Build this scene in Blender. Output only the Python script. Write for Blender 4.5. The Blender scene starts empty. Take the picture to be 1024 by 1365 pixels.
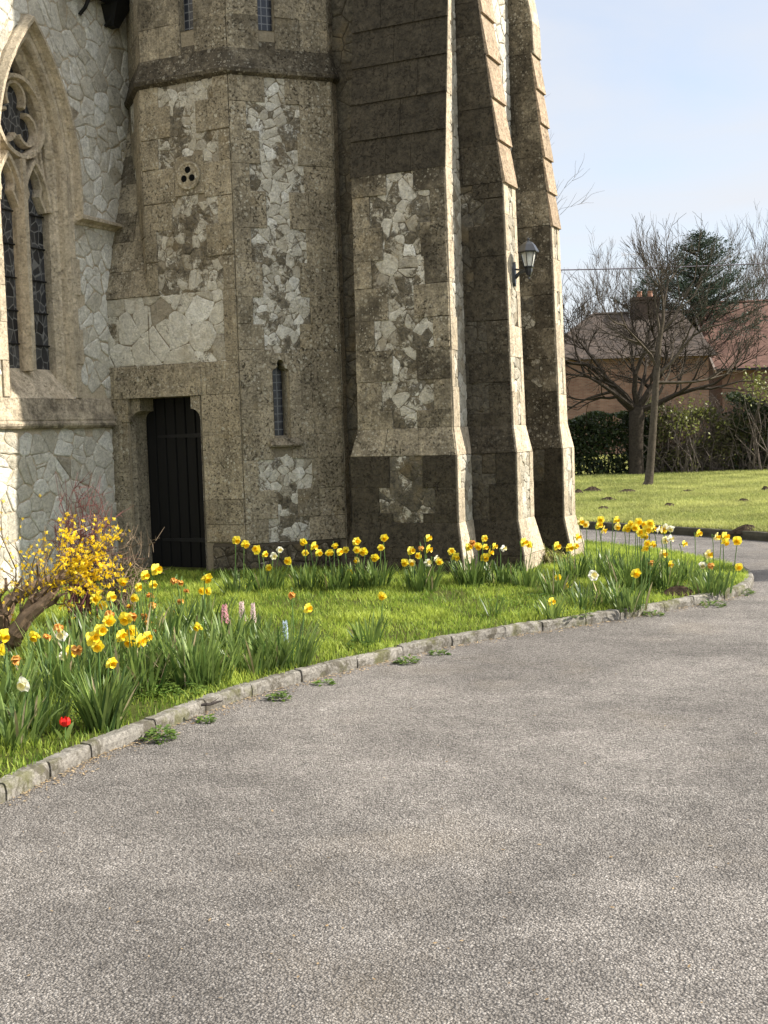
import bpy, bmesh, math, random
import numpy as np
from mathutils import Vector, Matrix
from math import radians, sin, cos, tan, pi, sqrt, atan, atan2
SC = bpy.context.scene
COL = SC.collection

# ------------------------------------------------------------------ camera
FPX, EYE, YHOR, ROLL, YAW = 1550.0, 1.6, 575.0, radians(1.8), radians(25)   # fitted on the 1024 x 1365 photograph
pitch = atan((682.5 - YHOR) / FPX)
FW = Vector((-sin(YAW) * cos(pitch), cos(YAW) * cos(pitch), -sin(pitch)))
RT0 = Vector((cos(YAW), sin(YAW), 0)); UP0 = RT0.cross(FW)
RT = RT0 * cos(ROLL) - UP0 * sin(ROLL); UP = UP0 * cos(ROLL) + RT0 * sin(ROLL)
EYEP = Vector((0, 0, EYE))
cam_d = bpy.data.cameras.new('camera'); cam = bpy.data.objects.new('camera', cam_d); COL.objects.link(cam)
cam_d.sensor_fit = 'VERTICAL'; cam_d.sensor_height = 36; cam_d.sensor_width = 27
cam_d.lens = 36 * FPX / 1365; cam_d.clip_end = 2000; cam_d.clip_start = 0.05
M = Matrix((RT, UP, -FW)).transposed().to_4x4(); M.translation = EYEP
cam.matrix_world = M
SC.camera = cam

# ------------------------------------------------------------------ light
SUN_AZ, SUN_EL = radians(25.5), radians(36)      # azimuth counted from +X towards +Y
SUNDIR = Vector((cos(SUN_AZ) * cos(SUN_EL), sin(SUN_AZ) * cos(SUN_EL), sin(SUN_EL)))
sd = bpy.data.lights.new('sun', 'SUN'); sd.energy = 5.0; sd.angle = radians(0.55); sd.color = (1, .93, .82)
so = bpy.data.objects.new('sun', sd); COL.objects.link(so)
so.rotation_euler = SUNDIR.to_track_quat('Z', 'Y').to_euler(); so.location = (20, 10, 30)
SC.view_settings.view_transform = 'Standard'; SC.view_settings.look = 'None'
SC.view_settings.exposure = 0.9; SC.view_settings.gamma = 1
W = bpy.data.worlds.new('World'); SC.world = W; W.use_nodes = True
nt = W.node_tree; N = nt.nodes; L = nt.links; N.clear()
out = N.new('ShaderNodeOutputWorld'); bg = N.new('ShaderNodeBackground'); bg.inputs['Strength'].default_value = 0.13
sky = N.new('ShaderNodeTexSky'); sky.sky_type = 'NISHITA'; sky.sun_disc = False
sky.sun_elevation = SUN_EL; sky.sun_rotation = pi / 2 - SUN_AZ
sky.air_density = 1.0; sky.dust_density = 0.8; sky.ozone_density = 1.4
tc = N.new('ShaderNodeTexCoord'); mp = N.new('ShaderNodeMapping'); mp.inputs['Scale'].default_value = (1.5, 1.5, 5.5)
nz = N.new('ShaderNodeTexNoise'); nz.inputs['Scale'].default_value = 1.6; nz.inputs['Detail'].default_value = 7; nz.inputs['Roughness'].default_value = .55; nz.inputs['Distortion'].default_value = .4
cr = N.new('ShaderNodeValToRGB'); cr.color_ramp.elements[0].position = .36; cr.color_ramp.elements[1].position = .66
cr.color_ramp.elements[0].color = (.58, .58, .58, 1); cr.color_ramp.elements[1].color = (1, 1, 1, 1)
mx = N.new('ShaderNodeMix'); mx.data_type = 'RGBA'
spz = N.new('ShaderNodeSeparateXYZ'); L.new(tc.outputs['Generated'], spz.inputs[0])
ccr = N.new('ShaderNodeValToRGB'); ccr.color_ramp.elements[0].position = .0; ccr.color_ramp.elements[1].position = .75     # thin cloud, brightened overhead out of frame as fill for shaded walls
ccr.color_ramp.elements[0].color = (3.7, 3.8, 3.95, 1); ccr.color_ramp.elements[1].color = (8.2, 8.2, 8.3, 1)
e_ = ccr.color_ramp.elements.new(.34); e_.color = (3.3, 3.46, 3.8, 1)
L.new(spz.outputs[2], ccr.inputs[0]); L.new(ccr.outputs[0], mx.inputs[7])
L.new(tc.outputs['Generated'], mp.inputs['Vector']); L.new(mp.outputs[0], nz.inputs['Vector']); L.new(nz.outputs['Fac'], cr.inputs[0])
L.new(cr.outputs[0], mx.inputs[0]); L.new(sky.outputs[0], mx.inputs[6]); L.new(mx.outputs[2], bg.inputs[0]); L.new(bg.outputs[0], out.inputs[0])

# ------------------------------------------------------------------ rays
def ray(x, y): return (FW * FPX + RT * (x - 512) - UP * (y - 682.5)).normalized()
def onz(x, y, z=0.0): r = ray(x, y); return EYEP + r * ((z - EYE) / r.z)
def ony(x, y, Y): r = ray(x, y); return EYEP + r * (Y / r.y)
def onx(x, y, X): r = ray(x, y); return EYEP + r * (X / r.x)
def onp(x, y, P, n): r = ray(x, y); return EYEP + r * ((P - EYEP).dot(n) / r.dot(n))
def atd(x, y, D): r = ray(x, y); return EYEP + r * (D / r.dot(FW))
FLAT = Vector((-sin(YAW), cos(YAW), 0))
def depth_of(P): return (P - EYEP).dot(FW)

# ------------------------------------------------------------------ mesh builder
class MB:
    def __init__(s): s.v = []; s.f = []; s.m = []; s.t = []
    def add(s, vs, fs, m=0, t=(.5, 0, 0)):
        b = len(s.v); s.v.extend([tuple(p) for p in vs])
        for f in fs: s.f.append([b + i for i in f]); s.m.append(m); s.t.append(t)
    def quad(s, a, b, c, d, m=0, t=(.5, 0, 0)): s.add([a, b, c, d], [[0, 1, 2, 3]], m, t)
    def box(s, lo, hi, m=0, t=(.5, 0, 0)):
        x0, y0, z0 = lo; x1, y1, z1 = hi
        s.add([(x0, y0, z0), (x1, y0, z0), (x1, y1, z0), (x0, y1, z0), (x0, y0, z1), (x1, y0, z1), (x1, y1, z1), (x0, y1, z1)],
              [[0, 3, 2, 1], [4, 5, 6, 7], [0, 1, 5, 4], [1, 2, 6, 5], [2, 3, 7, 6], [3, 0, 4, 7]], m, t)
    def loft(s, rings, m=0, t=(.5, 0, 0), cap=True, close=True):
        n = len(rings[0]); vs = [p for r in rings for p in r]; fs = []
        for i in range(len(rings) - 1):
            for k in range(n if close else n - 1):
                k2 = (k + 1) % n; fs.append([i * n + k, i * n + k2, (i + 1) * n + k2, (i + 1) * n + k])
        if cap and close: fs.append(list(range(n))[::-1]); fs.append([(len(rings) - 1) * n + k for k in range(n)])
        s.add(vs, fs, m, t)
    def tube(s, pts, rad, sides=5, m=0, t=(.5, 0, 0), cap=True):
        pts = [Vector(p) for p in pts]; rings = []
        ref = Vector((.31, .2, .93))
        for i, p in enumerate(pts):
            d = (pts[min(i + 1, len(pts) - 1)] - pts[max(i - 1, 0)])
            d = d.normalized() if d.length > 1e-9 else Vector((0, 0, 1))
            a = d.cross(ref)
            if a.length < .05: a = d.cross(Vector((1, 0, 0)))
            a.normalize(); b = d.cross(a); r = rad[i] if isinstance(rad, (list, tuple)) else rad
            rings.append([p + a * (r * cos(2 * pi * k / sides)) + b * (r * sin(2 * pi * k / sides)) for k in range(sides)])
        s.loft(rings, m, t, cap)
    def build(s, name, mats, parent=None, smooth=False):
        me = bpy.data.meshes.new(name); me.from_pydata(s.v, [], s.f)
        for mt in (mats if isinstance(mats, (list, tuple)) else [mats]): me.materials.append(mt)
        me.polygons.foreach_set('material_index', s.m)
        if smooth: me.polygons.foreach_set('use_smooth', [True] * len(s.f))
        at = me.attributes.new('tint', 'FLOAT_COLOR', 'CORNER')
        arr = []
        for f, t in zip(s.f, s.t): arr.extend([t[0], t[1], t[2], 1.0] * len(f))
        at.data.foreach_set('color', arr); me.update()
        o = bpy.data.objects.new(name, me); COL.objects.link(o)
        if parent is not None: attach(o, parent)
        return o
def world_loc(o):
    m = Matrix.Translation(o.location)
    return (world_loc(o.parent) @ o.matrix_parent_inverse @ m) if o.parent else m
def attach(o, parent):                      # the part keeps its place in the world
    o.parent = parent; o.matrix_parent_inverse = world_loc(parent).inverted()
def empty(name, loc):
    o = bpy.data.objects.new(name, None); COL.objects.link(o); o.location = loc; o.empty_display_size = .1; return o
def tag(o, label=None, cat=None, group=None, kind=None):
    if label: o['label'] = label
    if cat: o['category'] = cat
    if group: o['group'] = group
    if kind: o['kind'] = kind
    return o
def np_mesh(name, V, F, mats, parent=None, tint=None):
    """V (n,3), F (m,k) arrays with one size of face; tint (m,3)"""
    me = bpy.data.meshes.new(name); n = len(V); m, k = F.shape
    me.vertices.add(n); me.vertices.foreach_set('co', np.asarray(V, np.float32).ravel())
    me.loops.add(m * k); me.loops.foreach_set('vertex_index', F.astype(np.int32).ravel())
    me.polygons.add(m); me.polygons.foreach_set('loop_start', np.arange(0, m * k, k, dtype=np.int32))
    me.update(calc_edges=True)
    for mt in (mats if isinstance(mats, (list, tuple)) else [mats]): me.materials.append(mt)
    if tint is not None:
        at = me.attributes.new('tint', 'FLOAT_COLOR', 'CORNER')
        c = np.ones((m, k, 4), np.float32); c[:, :, :3] = tint[:, None, :]
        at.data.foreach_set('color', c.ravel())
    o = bpy.data.objects.new(name, me); COL.objects.link(o)
    if parent is not None: attach(o, parent)
    return o

# ------------------------------------------------------------------ materials
class NT:
    def __init__(s, name):
        s.mat = bpy.data.materials.new(name); s.mat.use_nodes = True; s.t = s.mat.node_tree
        s.t.nodes.clear(); s.out = s.n('ShaderNodeOutputMaterial')
        s.geo = s.n('ShaderNodeNewGeometry'); s.pos = s.geo.outputs['Position']
        s.at = s.n('ShaderNodeAttribute'); s.at.attribute_name = 'tint'
        sp = s.n('ShaderNodeSeparateColor'); s.l(s.at.outputs['Color'], sp.inputs[0]); s.tr, s.tg, s.tb = sp.outputs[0], sp.outputs[1], sp.outputs[2]
    def n(s, k): return s.t.nodes.new(k)
    def l(s, a, b): s.t.links.new(a, b)
    def put(s, v, inp):
        if hasattr(v, 'is_linked') or isinstance(v, bpy.types.NodeSocket): s.l(v, inp)
        else:
            if isinstance(v, tuple) and len(v) == 3 and inp.type == 'RGBA': v = (*v, 1)
            inp.default_value = v
    def noise(s, sc, det=4, ro=.55, vec=None, dist=0, col=False, stretch=None):
        v = vec or s.pos
        if stretch:
            mp = s.n('ShaderNodeMapping'); mp.inputs['Scale'].default_value = stretch; s.l(v, mp.inputs[0]); v = mp.outputs[0]
        q = s.n('ShaderNodeTexNoise'); q.inputs['Scale'].default_value = sc; q.inputs['Detail'].default_value = det
        q.inputs['Roughness'].default_value = ro; q.inputs['Distortion'].default_value = dist; s.l(v, q.inputs['Vector'])
        return q.outputs['Color' if col else 'Fac']
    def vor(s, sc, feat='F1', outp='Distance', vec=None, rnd=1):
        q = s.n('ShaderNodeTexVoronoi'); q.feature = feat; q.inputs['Scale'].default_value = sc; q.inputs['Randomness'].default_value = rnd
        s.l(vec or s.pos, q.inputs['Vector']); return q.outputs[outp]
    def ramp(s, v, stops):
        q = s.n('ShaderNodeValToRGB'); e = q.color_ramp.elements
        while len(e) < len(stops): e.new(.5)
        for i, (p, c) in enumerate(stops):
            e[i].position = p; e[i].color = (c, c, c, 1) if not isinstance(c, tuple) else (*c, 1)
        s.l(v, q.inputs[0]); return q.outputs[0]
    def math(s, op, a, b=0.0, clamp=False):
        q = s.n('ShaderNodeMath'); q.operation = op; q.use_clamp = clamp; s.put(a, q.inputs[0]); s.put(b, q.inputs[1]); return q.outputs[0]
    def mix(s, f, a, b, mode='MIX'):
        q = s.n('ShaderNodeMix'); q.data_type = 'RGBA'; q.blend_type = mode; s.put(f, q.inputs[0]); s.put(a, q.inputs[6]); s.put(b, q.inputs[7]); return q.outputs[2]
    def bump(s, h, st=.5, d=.01, nrm=None):
        q = s.n('ShaderNodeBump'); q.inputs['Strength'].default_value = st; q.inputs['Distance'].default_value = d; s.l(h, q.inputs['Height'])
        if nrm: s.l(nrm, q.inputs['Normal'])
        return q.outputs[0]
    def fin(s, col, rough=.9, nrm=None, metal=0, spec=.3, trans=0, **kw):
        b = s.n('ShaderNodeBsdfPrincipled'); s.put(col, b.inputs['Base Color']); s.put(rough, b.inputs['Roughness'])
        b.inputs['Metallic'].default_value = metal; b.inputs['Specular IOR Level'].default_value = spec
        if nrm: s.l(nrm, b.inputs['Normal'])
        res = b.outputs[0]
        if trans:
            t = s.n('ShaderNodeBsdfTranslucent'); s.put(col, t.inputs[0]); m = s.n('ShaderNodeMixShader'); m.inputs[0].default_value = trans
            s.l(res, m.inputs[1]); s.l(t.outputs[0], m.inputs[2]); res = m.outputs[0]
        s.l(res, s.out.inputs[0]); return s.mat

def mat_ashlar(name, ca, cb, spots=.5, pits=.6, fine=.85):
    s = NT(name)
    c = s.mix(s.ramp(s.noise(3.2, 5), [(.3, 0), (.7, 1)]), ca, cb)
    c = s.mix(1.0, c, s.ramp(s.tr, [(0, .80), (1, 1.12)]), 'MULTIPLY')
    c = s.mix(.8, c, s.ramp(s.noise(11, 6, .7, dist=.6), [(.3, .6), (.7, 1.35)]), 'MULTIPLY')
    c = s.mix(fine, c, s.ramp(s.noise(48, 6, .75), [(.3, .35), (.7, 1.65)]), 'MULTIPLY')
    c = s.mix(.55, c, s.ramp(s.noise(2.6, 5, .65, stretch=(3.5, 3.5, .5)), [(.3, .5), (.7, 1.28)]), 'MULTIPLY')      # rain streaks
    c = s.mix(s.math('MULTIPLY', s.ramp(s.noise(2.4, 5, .65), [(.58, 0), (.74, 1)]), .3), c, (.28, .19, .07))          # ochre bloom
    lw = s.math('MULTIPLY', s.ramp(s.noise(7, 8, .8, dist=1.2), [(.56, 0), (.64, 1)]), s.ramp(s.noise(1.3, 4, .6), [(.42, 0), (.62, .8)]))
    c = s.mix(s.math('MULTIPLY', lw, spots), c, s.mix(s.noise(30, 5, .7), (.26, .235, .18), (.52, .49, .42)))          # pale lime bloom
    m = s.math('ADD', s.noise(2.1, 6, .7), s.math('MULTIPLY', s.noise(13, 6, .75), .55))
    th = s.math('SUBTRACT', 1.2, s.math('MULTIPLY', s.tg, .75))
    dm = s.ramp(s.math('ADD', s.math('SUBTRACT', m, th), .5), [(.36, 0), (.62, 1)])
    dk = s.mix(1, s.mix(s.ramp(s.noise(13, 6, .75), [(.35, 0), (.75, 1)]), (.010, .009, .008), (.12, .10, .07)), s.ramp(s.math('MULTIPLY', s.tg, .7), [(.6, 1), (.92, .5)]), 'MULTIPLY')
    c = s.mix(s.math('MULTIPLY', dm, .9), c, dk)      # black lichen, amount in tint.g
    pm = s.ramp(s.noise(36, 4, .65), [(.565, 0), (.62, 1)]); pm = s.math('MULTIPLY', pm, s.ramp(s.noise(4, 4), [(.38, .2), (.6, 1)]))
    c = s.mix(s.math('MULTIPLY', pm, pits), c, (.030, .024, .016))
    for sc, amt, lo in ((15, .36, .5), (24, .42, .42), (40, .45, .45)):                                                                # pale round lichen
        vd = s.vor(sc); vc = s.vor(sc, outp='Color'); sep = s.n('ShaderNodeSeparateColor'); s.l(vc, sep.inputs[0])
        rad = s.ramp(sep.outputs[0], [(lo, 0), (1, amt)])
        lm = s.ramp(s.math('SUBTRACT', s.math('ADD', rad, s.math('MULTIPLY', s.math('SUBTRACT', s.noise(70, 3), .5), .4)), vd), [(.0, 0), (.05, 1)])
        lm = s.math('MULTIPLY', lm, s.ramp(s.noise(1.9, 4, .6), [(.40, .12), (.58, 1)]))
        c = s.mix(s.math('MULTIPLY', lm, s.math('MULTIPLY', s.math('SUBTRACT', 1.15, s.tg, True), spots)), c, s.mix(s.noise(30, 3), (.36, .32, .23), (.58, .55, .46)))
    h = s.math('ADD', s.noise(30, 8, .75), s.math('MULTIPLY', pm, -.9)); h = s.math('ADD', h, s.math('MULTIPLY', s.noise(7, 4), .9))
    return s.fin(c, .93, s.bump(h, .85, .016), spec=.12)
def mat_rubble(name, dirt=1.0, grey=.4):
    s = NT(name)
    c = s.ramp(s.tr, [(0, (.33, .285, .21)), (.25, (.48, .44, .35)), (.5, (.60, .56, .46)), (.8, (.69, .655, .56)), (1, (.80, .775, .69))])
    c = s.mix(s.ramp(s.noise(6, 5, .65), [(.42, 0), (.72, grey)]), c, (.37, .355, .315))
    c = s.mix(.8, c, s.ramp(s.noise(20, 8, .75, dist=1.2), [(.3, .4), (.68, 1.35)]), 'MULTIPLY')
    m = s.math('ADD', s.noise(2.4, 5, .65), s.math('MULTIPLY', s.noise(12, 7, .8, dist=1.2), .95))
    th = s.math('SUBTRACT', 1.29, s.math('MULTIPLY', s.tg, .55))
    dm = s.ramp(s.math('ADD', s.math('SUBTRACT', m, th), .5), [(.45, 0), (.54, 1)])
    c = s.mix(s.math('MULTIPLY', dm, .9 * dirt), c, s.mix(1, s.mix(s.ramp(s.noise(20, 6, .8, dist=.6), [(.36, 0), (.66, 1)]), (.026, .021, .015), (.27, .225, .15)), s.ramp(s.tg, [(.5, 1), (1, .42)]), 'MULTIPLY'))
    c = s.mix(s.math('MULTIPLY', s.ramp(s.noise(4.3, 4), [(.55, 0), (.7, 1)]), .3), c, (.30, .22, .11))
    h = s.math('ADD', s.noise(13, 7, .75, dist=.5), s.math('MULTIPLY', s.noise(55, 5, .75), .4))
    return s.fin(c, .92, s.bump(h, 1.0, .03), spec=.12)
def mat_mortar(name, ca, cb):
    s = NT(name); c = s.mix(s.noise(7, 6, .7), ca, cb)
    m = s.math('ADD', s.noise(2.1, 6, .65), s.math('MULTIPLY', s.noise(14, 5, .7), .45))
    c = s.mix(.6, c, s.ramp(s.noise(45, 5, .7), [(.3, .5), (.7, 1.4)]), 'MULTIPLY')
    dm = s.ramp(s.math('ADD', s.math('SUBTRACT', m, s.math('SUBTRACT', 1.15, s.math('MULTIPLY', s.tg, .75))), .5), [(.36, 0), (.68, 1)])
    c = s.mix(s.math('MULTIPLY', dm, .85), c, (.035, .029, .02))
    return s.fin(c, .95, s.bump(s.noise(50, 6, .7), .7, .008), spec=.1)
def mat_plain(name, col, rough=.6, metal=0, var=.25, sc=12, spec=.4, bumpst=.15, trans=0):
    s = NT(name); c = s.mix(1, col, s.ramp(s.noise(sc, 5, .6), [(.25, 1 - var), (.75, 1 + var)]), 'MULTIPLY')
    return s.fin(c, rough, s.bump(s.noise(sc * 5, 4), bumpst, .004), metal, spec, trans)
def mat_leaf(name, ca, cb, rough=.55, trans=.35, sc=5):
    s = NT(name); c = s.mix(s.tr, ca, cb)
    c = s.mix(.7, c, s.ramp(s.noise(sc, 5, .65), [(.3, .5), (.7, 1.4)]), 'MULTIPLY')
    return s.fin(c, rough, None, 0, .35, trans)

ASH = mat_ashlar('limestone_ashlar', (.37, .315, .22), (.255, .218, .155), .9, .8)
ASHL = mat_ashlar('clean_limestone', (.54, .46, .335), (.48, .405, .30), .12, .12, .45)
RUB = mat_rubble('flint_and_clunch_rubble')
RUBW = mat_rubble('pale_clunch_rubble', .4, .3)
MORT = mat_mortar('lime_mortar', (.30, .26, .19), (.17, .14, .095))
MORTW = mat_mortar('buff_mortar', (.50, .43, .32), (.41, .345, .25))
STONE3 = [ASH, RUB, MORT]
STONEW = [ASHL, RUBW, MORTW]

# ------------------------------------------------------------------ masonry dressing of a quad
def clip_poly(poly, px, py, nx, ny):
    o = []
    for i in range(len(poly)):
        a = poly[i]; b = poly[(i + 1) % len(poly)]
        da = (a[0] - px) * nx + (a[1] - py) * ny; db = (b[0] - px) * nx + (b[1] - py) * ny
        if da <= 0: o.append(a)
        if da * db < 0:
            t = da / (da - db); o.append((a[0] + (b[0] - a[0]) * t, a[1] + (b[1] - a[1]) * t))
    return o
def voronoi_cells(u0, u1, v0, v1, cell, rng, asp=1.0):
    pts = []; nx = max(1, int((u1 - u0) / cell)); ny = max(1, int((v1 - v0) / (cell * asp)))
    for i in range(-1, nx + 1):
        for j in range(-1, ny + 1):
            if rng.random() < .1: continue
            for _ in range(2 if rng.random() < .28 else 1):
                pts.append((u0 + (i + .5 + rng.uniform(-.52, .52)) * (u1 - u0) / nx, v0 + (j + .5 + rng.uniform(-.52, .52)) * (v1 - v0) / ny))
    A = np.array(pts); res = []
    for i, p in enumerate(pts):
        d = ((A - p) ** 2).sum(1); idx = np.argsort(d)[1:15]
        r = 2.2 * cell * max(asp, 1)
        poly = [(max(p[0] - r, u0), max(p[1] - r, v0)), (min(p[0] + r, u1), max(p[1] - r, v0)), (min(p[0] + r, u1), min(p[1] + r, v1)), (max(p[0] - r, u0), min(p[1] + r, v1))]
        if poly[1][0] <= poly[0][0] or poly[2][1] <= poly[1][1]: continue
        for k in idx:
            q = pts[k]; nxx, nyy = q[0] - p[0], q[1] - p[1]
            poly = clip_poly(poly, (p[0] + q[0]) / 2, (p[1] + q[1]) / 2, nxx, nyy)
            if len(poly) < 3: break
        if len(poly) >= 3: res.append(poly)
    return res
class Quad:
    def __init__(s, a, b, c, d):           # bottom left, bottom right, top right, top left seen from outside
        s.a, s.b, s.c, s.d = map(Vector, (a, b, c, d)); s.W = (s.b - s.a).length; s.H = (s.d - s.a).length
        s.n = (s.b - s.a).cross(s.d - s.a).normalized()
    def P(s, u, v, h=0):
        x, y = u / s.W, v / s.H
        return (s.a * (1 - x) + s.b * x) * (1 - y) + (s.d * (1 - x) + s.c * x) * y + s.n * h
def block(mb, q, u0, u1, v0, v1, rng, h=.018, dirt=.2, mi=0, j=.0025, gap=.0014):
    h = h * rng.uniform(.85, 1.15); J = lambda: rng.uniform(-j, j)
    c = [(u0 + gap + J(), v0 + gap + J()), (u1 - gap + J(), v0 + gap + J()), (u1 - gap + J(), v1 - gap + J()), (u0 + gap + J(), v1 - gap + J())]
    b = .0032
    i = [(c[0][0] + b, c[0][1] + b), (c[1][0] - b, c[1][1] + b), (c[2][0] - b, c[2][1] - b), (c[3][0] + b, c[3][1] - b)]
    vs = [q.P(*p, 0) for p in c] + [q.P(*p, h * .88) for p in c] + [q.P(*p, h) for p in i]
    fs = [[0, 1, 5, 4], [1, 2, 6, 5], [2, 3, 7, 6], [3, 0, 4, 7], [4, 5, 9, 8], [5, 6, 10, 9], [6, 7, 11, 10], [7, 4, 8, 11], [8, 9, 10, 11]]
    mb.add(vs, fs, mi, (rng.random(), max(0, dirt + rng.uniform(-.12, .12)), 0))
def stone(mb, q, poly, rng, hmax=.012, dirt=.3, mi=1, gap=.007, bright=0, rnd=0):
    cx = sum(p[0] for p in poly) / len(poly); cy = sum(p[1] for p in poly) / len(poly)
    pp = []
    for k in range(len(poly)):
        a = poly[k]; b = poly[(k + 1) % len(poly)]
        pp.append(a)
        if (a[0] - b[0]) ** 2 + (a[1] - b[1]) ** 2 > .0025: pp.append(((a[0] + b[0]) / 2 + rng.uniform(-.008, .008), (a[1] + b[1]) / 2 + rng.uniform(-.008, .008)))
    if rnd:
        pp = [(p[0] + rng.uniform(-rnd, rnd), p[1] + rng.uniform(-rnd, rnd)) for p in pp]; n2 = len(pp)
        pp = [((pp[k][0] * .75 + pp[(k + d) % n2][0] * .25), (pp[k][1] * .75 + pp[(k + d) % n2][1] * .25)) for k in range(n2) for d in (-1, 1)]
    def sh(p, g):
        dx, dy = p[0] - cx, p[1] - cy; r = sqrt(dx * dx + dy * dy) + 1e-6; k = max(.15, 1 - g / r); return (cx + dx * k, cy + dy * k)
    n = len(pp); h = hmax * rng.uniform(.45, 1)
    vs = [q.P(*sh(p, gap), 0) for p in pp] + [q.P(*sh(p, gap * 1.25), h * .55) for p in pp] + [q.P(*sh(p, gap * 1.2 + .016), h * rng.uniform(.8, 1)) for p in pp] + [q.P(cx, cy, h)]
    fs = [[k, (k + 1) % n, n + (k + 1) % n, n + k] for k in range(n)] + [[n + k, n + (k + 1) % n, 2 * n + (k + 1) % n, 2 * n + k] for k in range(n)] + [[2 * n + k, 2 * n + (k + 1) % n, 3 * n] for k in range(n)]
    mb.add(vs, fs, mi, (min(1, max(0, rng.gauss(.5 + bright, .24))), max(0, dirt + rng.uniform(-.25, .25)), 0))
def ash_run(mb, q, u0, u1, v0, v1, rng, dirt, h=.018, mx=.5):
    if u1 - u0 < .02: return
    n = max(1, int(math.ceil((u1 - u0) / mx))); cuts = [u0] + [u0 + (u1 - u0) * (k + rng.uniform(-.18, .18)) / n for k in range(1, n)] + [u1]
    for a, b in zip(cuts, cuts[1:]): block(mb, q, a, b, v0, v1, rng, h, dirt)
def dress(mb, q, rows, rng, dirt=.2, rdirt=.35, cell=.11, holes=(), bright=0, h=.018):
    """rows: (v0, v1, rl, rr): ashlar outside rl..rr, rubble inside; rl None = all ashlar.  holes: (u0,u1,v0,v1) left free"""
    def run(u0, u1, v0, v1):
        segs = [(u0, u1)]
        for (a, b, c, d) in holes:
            if min(v1, d) - max(v0, c) < .03: continue
            ns = []
            for (x, y) in segs:
                if b <= x or a >= y: ns.append((x, y))
                else:
                    if a > x: ns.append((x, a))
                    if b < y: ns.append((b, y))
            segs = ns
        for (x, y) in segs: ash_run(mb, q, x, y, v0, v1, rng, dirt, h)
    mask = []
    for (v0, v1, rl, rr) in rows:
        if rl is None: run(0, q.W, v0, v1)
        else:
            run(0, rl, v0, v1); run(rr, q.W, v0, v1); mask.append((rl, rr, v0, v1))
    if mask:
        um, uM = min(m[0] for m in mask), max(m[1] for m in mask); vm, vM = min(m[2] for m in mask), max(m[3] for m in mask)
        for poly in voronoi_cells(um, uM, vm, vM, cell, rng, 1.15):
            cx = sum(p[0] for p in poly) / len(poly); cy = sum(p[1] for p in poly) / len(poly)
            ok = False
            for (a, b, c, d) in mask:
                for p in poly + [(cx, cy)]:
                    p2 = (p[0] * .8 + cx * .2, p[1] * .8 + cy * .2)
                    if a < p2[0] < b and c < p2[1] < d: ok = True
            for (a, b, c, d) in holes:
                if a - .02 < cx < b + .02 and c - .02 < cy < d + .02: ok = False
            if ok: stone(mb, q, poly, rng, .013, rdirt, 1, .0015, bright, .010)
def auto_rows(q, rng, course=.36, lo=.16, hi=.34, rub=True, both=True):
    n = max(1, round(q.H / course)); vs = [q.H * (k + (rng.uniform(-.1, .1) if 0 < k < n else 0)) / n for k in range(n + 1)]; r = []
    for k in range(n):
        if not rub: r.append((vs[k], vs[k + 1], None, None)); continue
        a = (lo if k % 2 else hi) * rng.uniform(.8, 1.2); b = (lo if k % 2 else hi) * rng.uniform(.8, 1.2)
        if not both: a = 0
        if q.W - a - b < .08: r.append((vs[k], vs[k + 1], None, None))
        else: r.append((vs[k], vs[k + 1], a, q.W - b))
    return r
def px_rows(q, tab, plane):
    """rows measured on the photograph: (y top, y bottom, x left, x right) of the rubble, brought onto the wall's own plane"""
    r = []
    U = (q.b - q.a).normalized(); V = (q.d - q.a).normalized()
    for (yt, yb, xl, xr) in tab:
        mid = (xl + xr) / 2 if xl is not None else xr
        pt, pb = plane(mid, yt), plane(mid, yb)
        v1, v0 = (pt - q.a).dot(V), (pb - q.a).dot(V)
        if xl is None: r.append((v0, v1, None, None)); continue
        ym = (yt + yb) / 2
        r.append((v0, v1, (plane(xl, ym) - q.a).dot(U), (plane(xr, ym) - q.a).dot(U)))
    return r
def sheet(mb, q, hole=None, m=2, t=(.5, .2, 0)):
    if not hole: mb.quad(q.a, q.b, q.c, q.d, m, t); return
    a, b, c, d = hole
    for (u0, u1, v0, v1) in ((0, q.W, 0, c), (0, q.W, d, q.H), (0, a, c, d), (b, q.W, c, d)):
        if u1 - u0 > .001 and v1 - v0 > .001: mb.quad(q.P(u0, v0), q.P(u1, v0), q.P(u1, v1), q.P(u0, v1), m, t)

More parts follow.
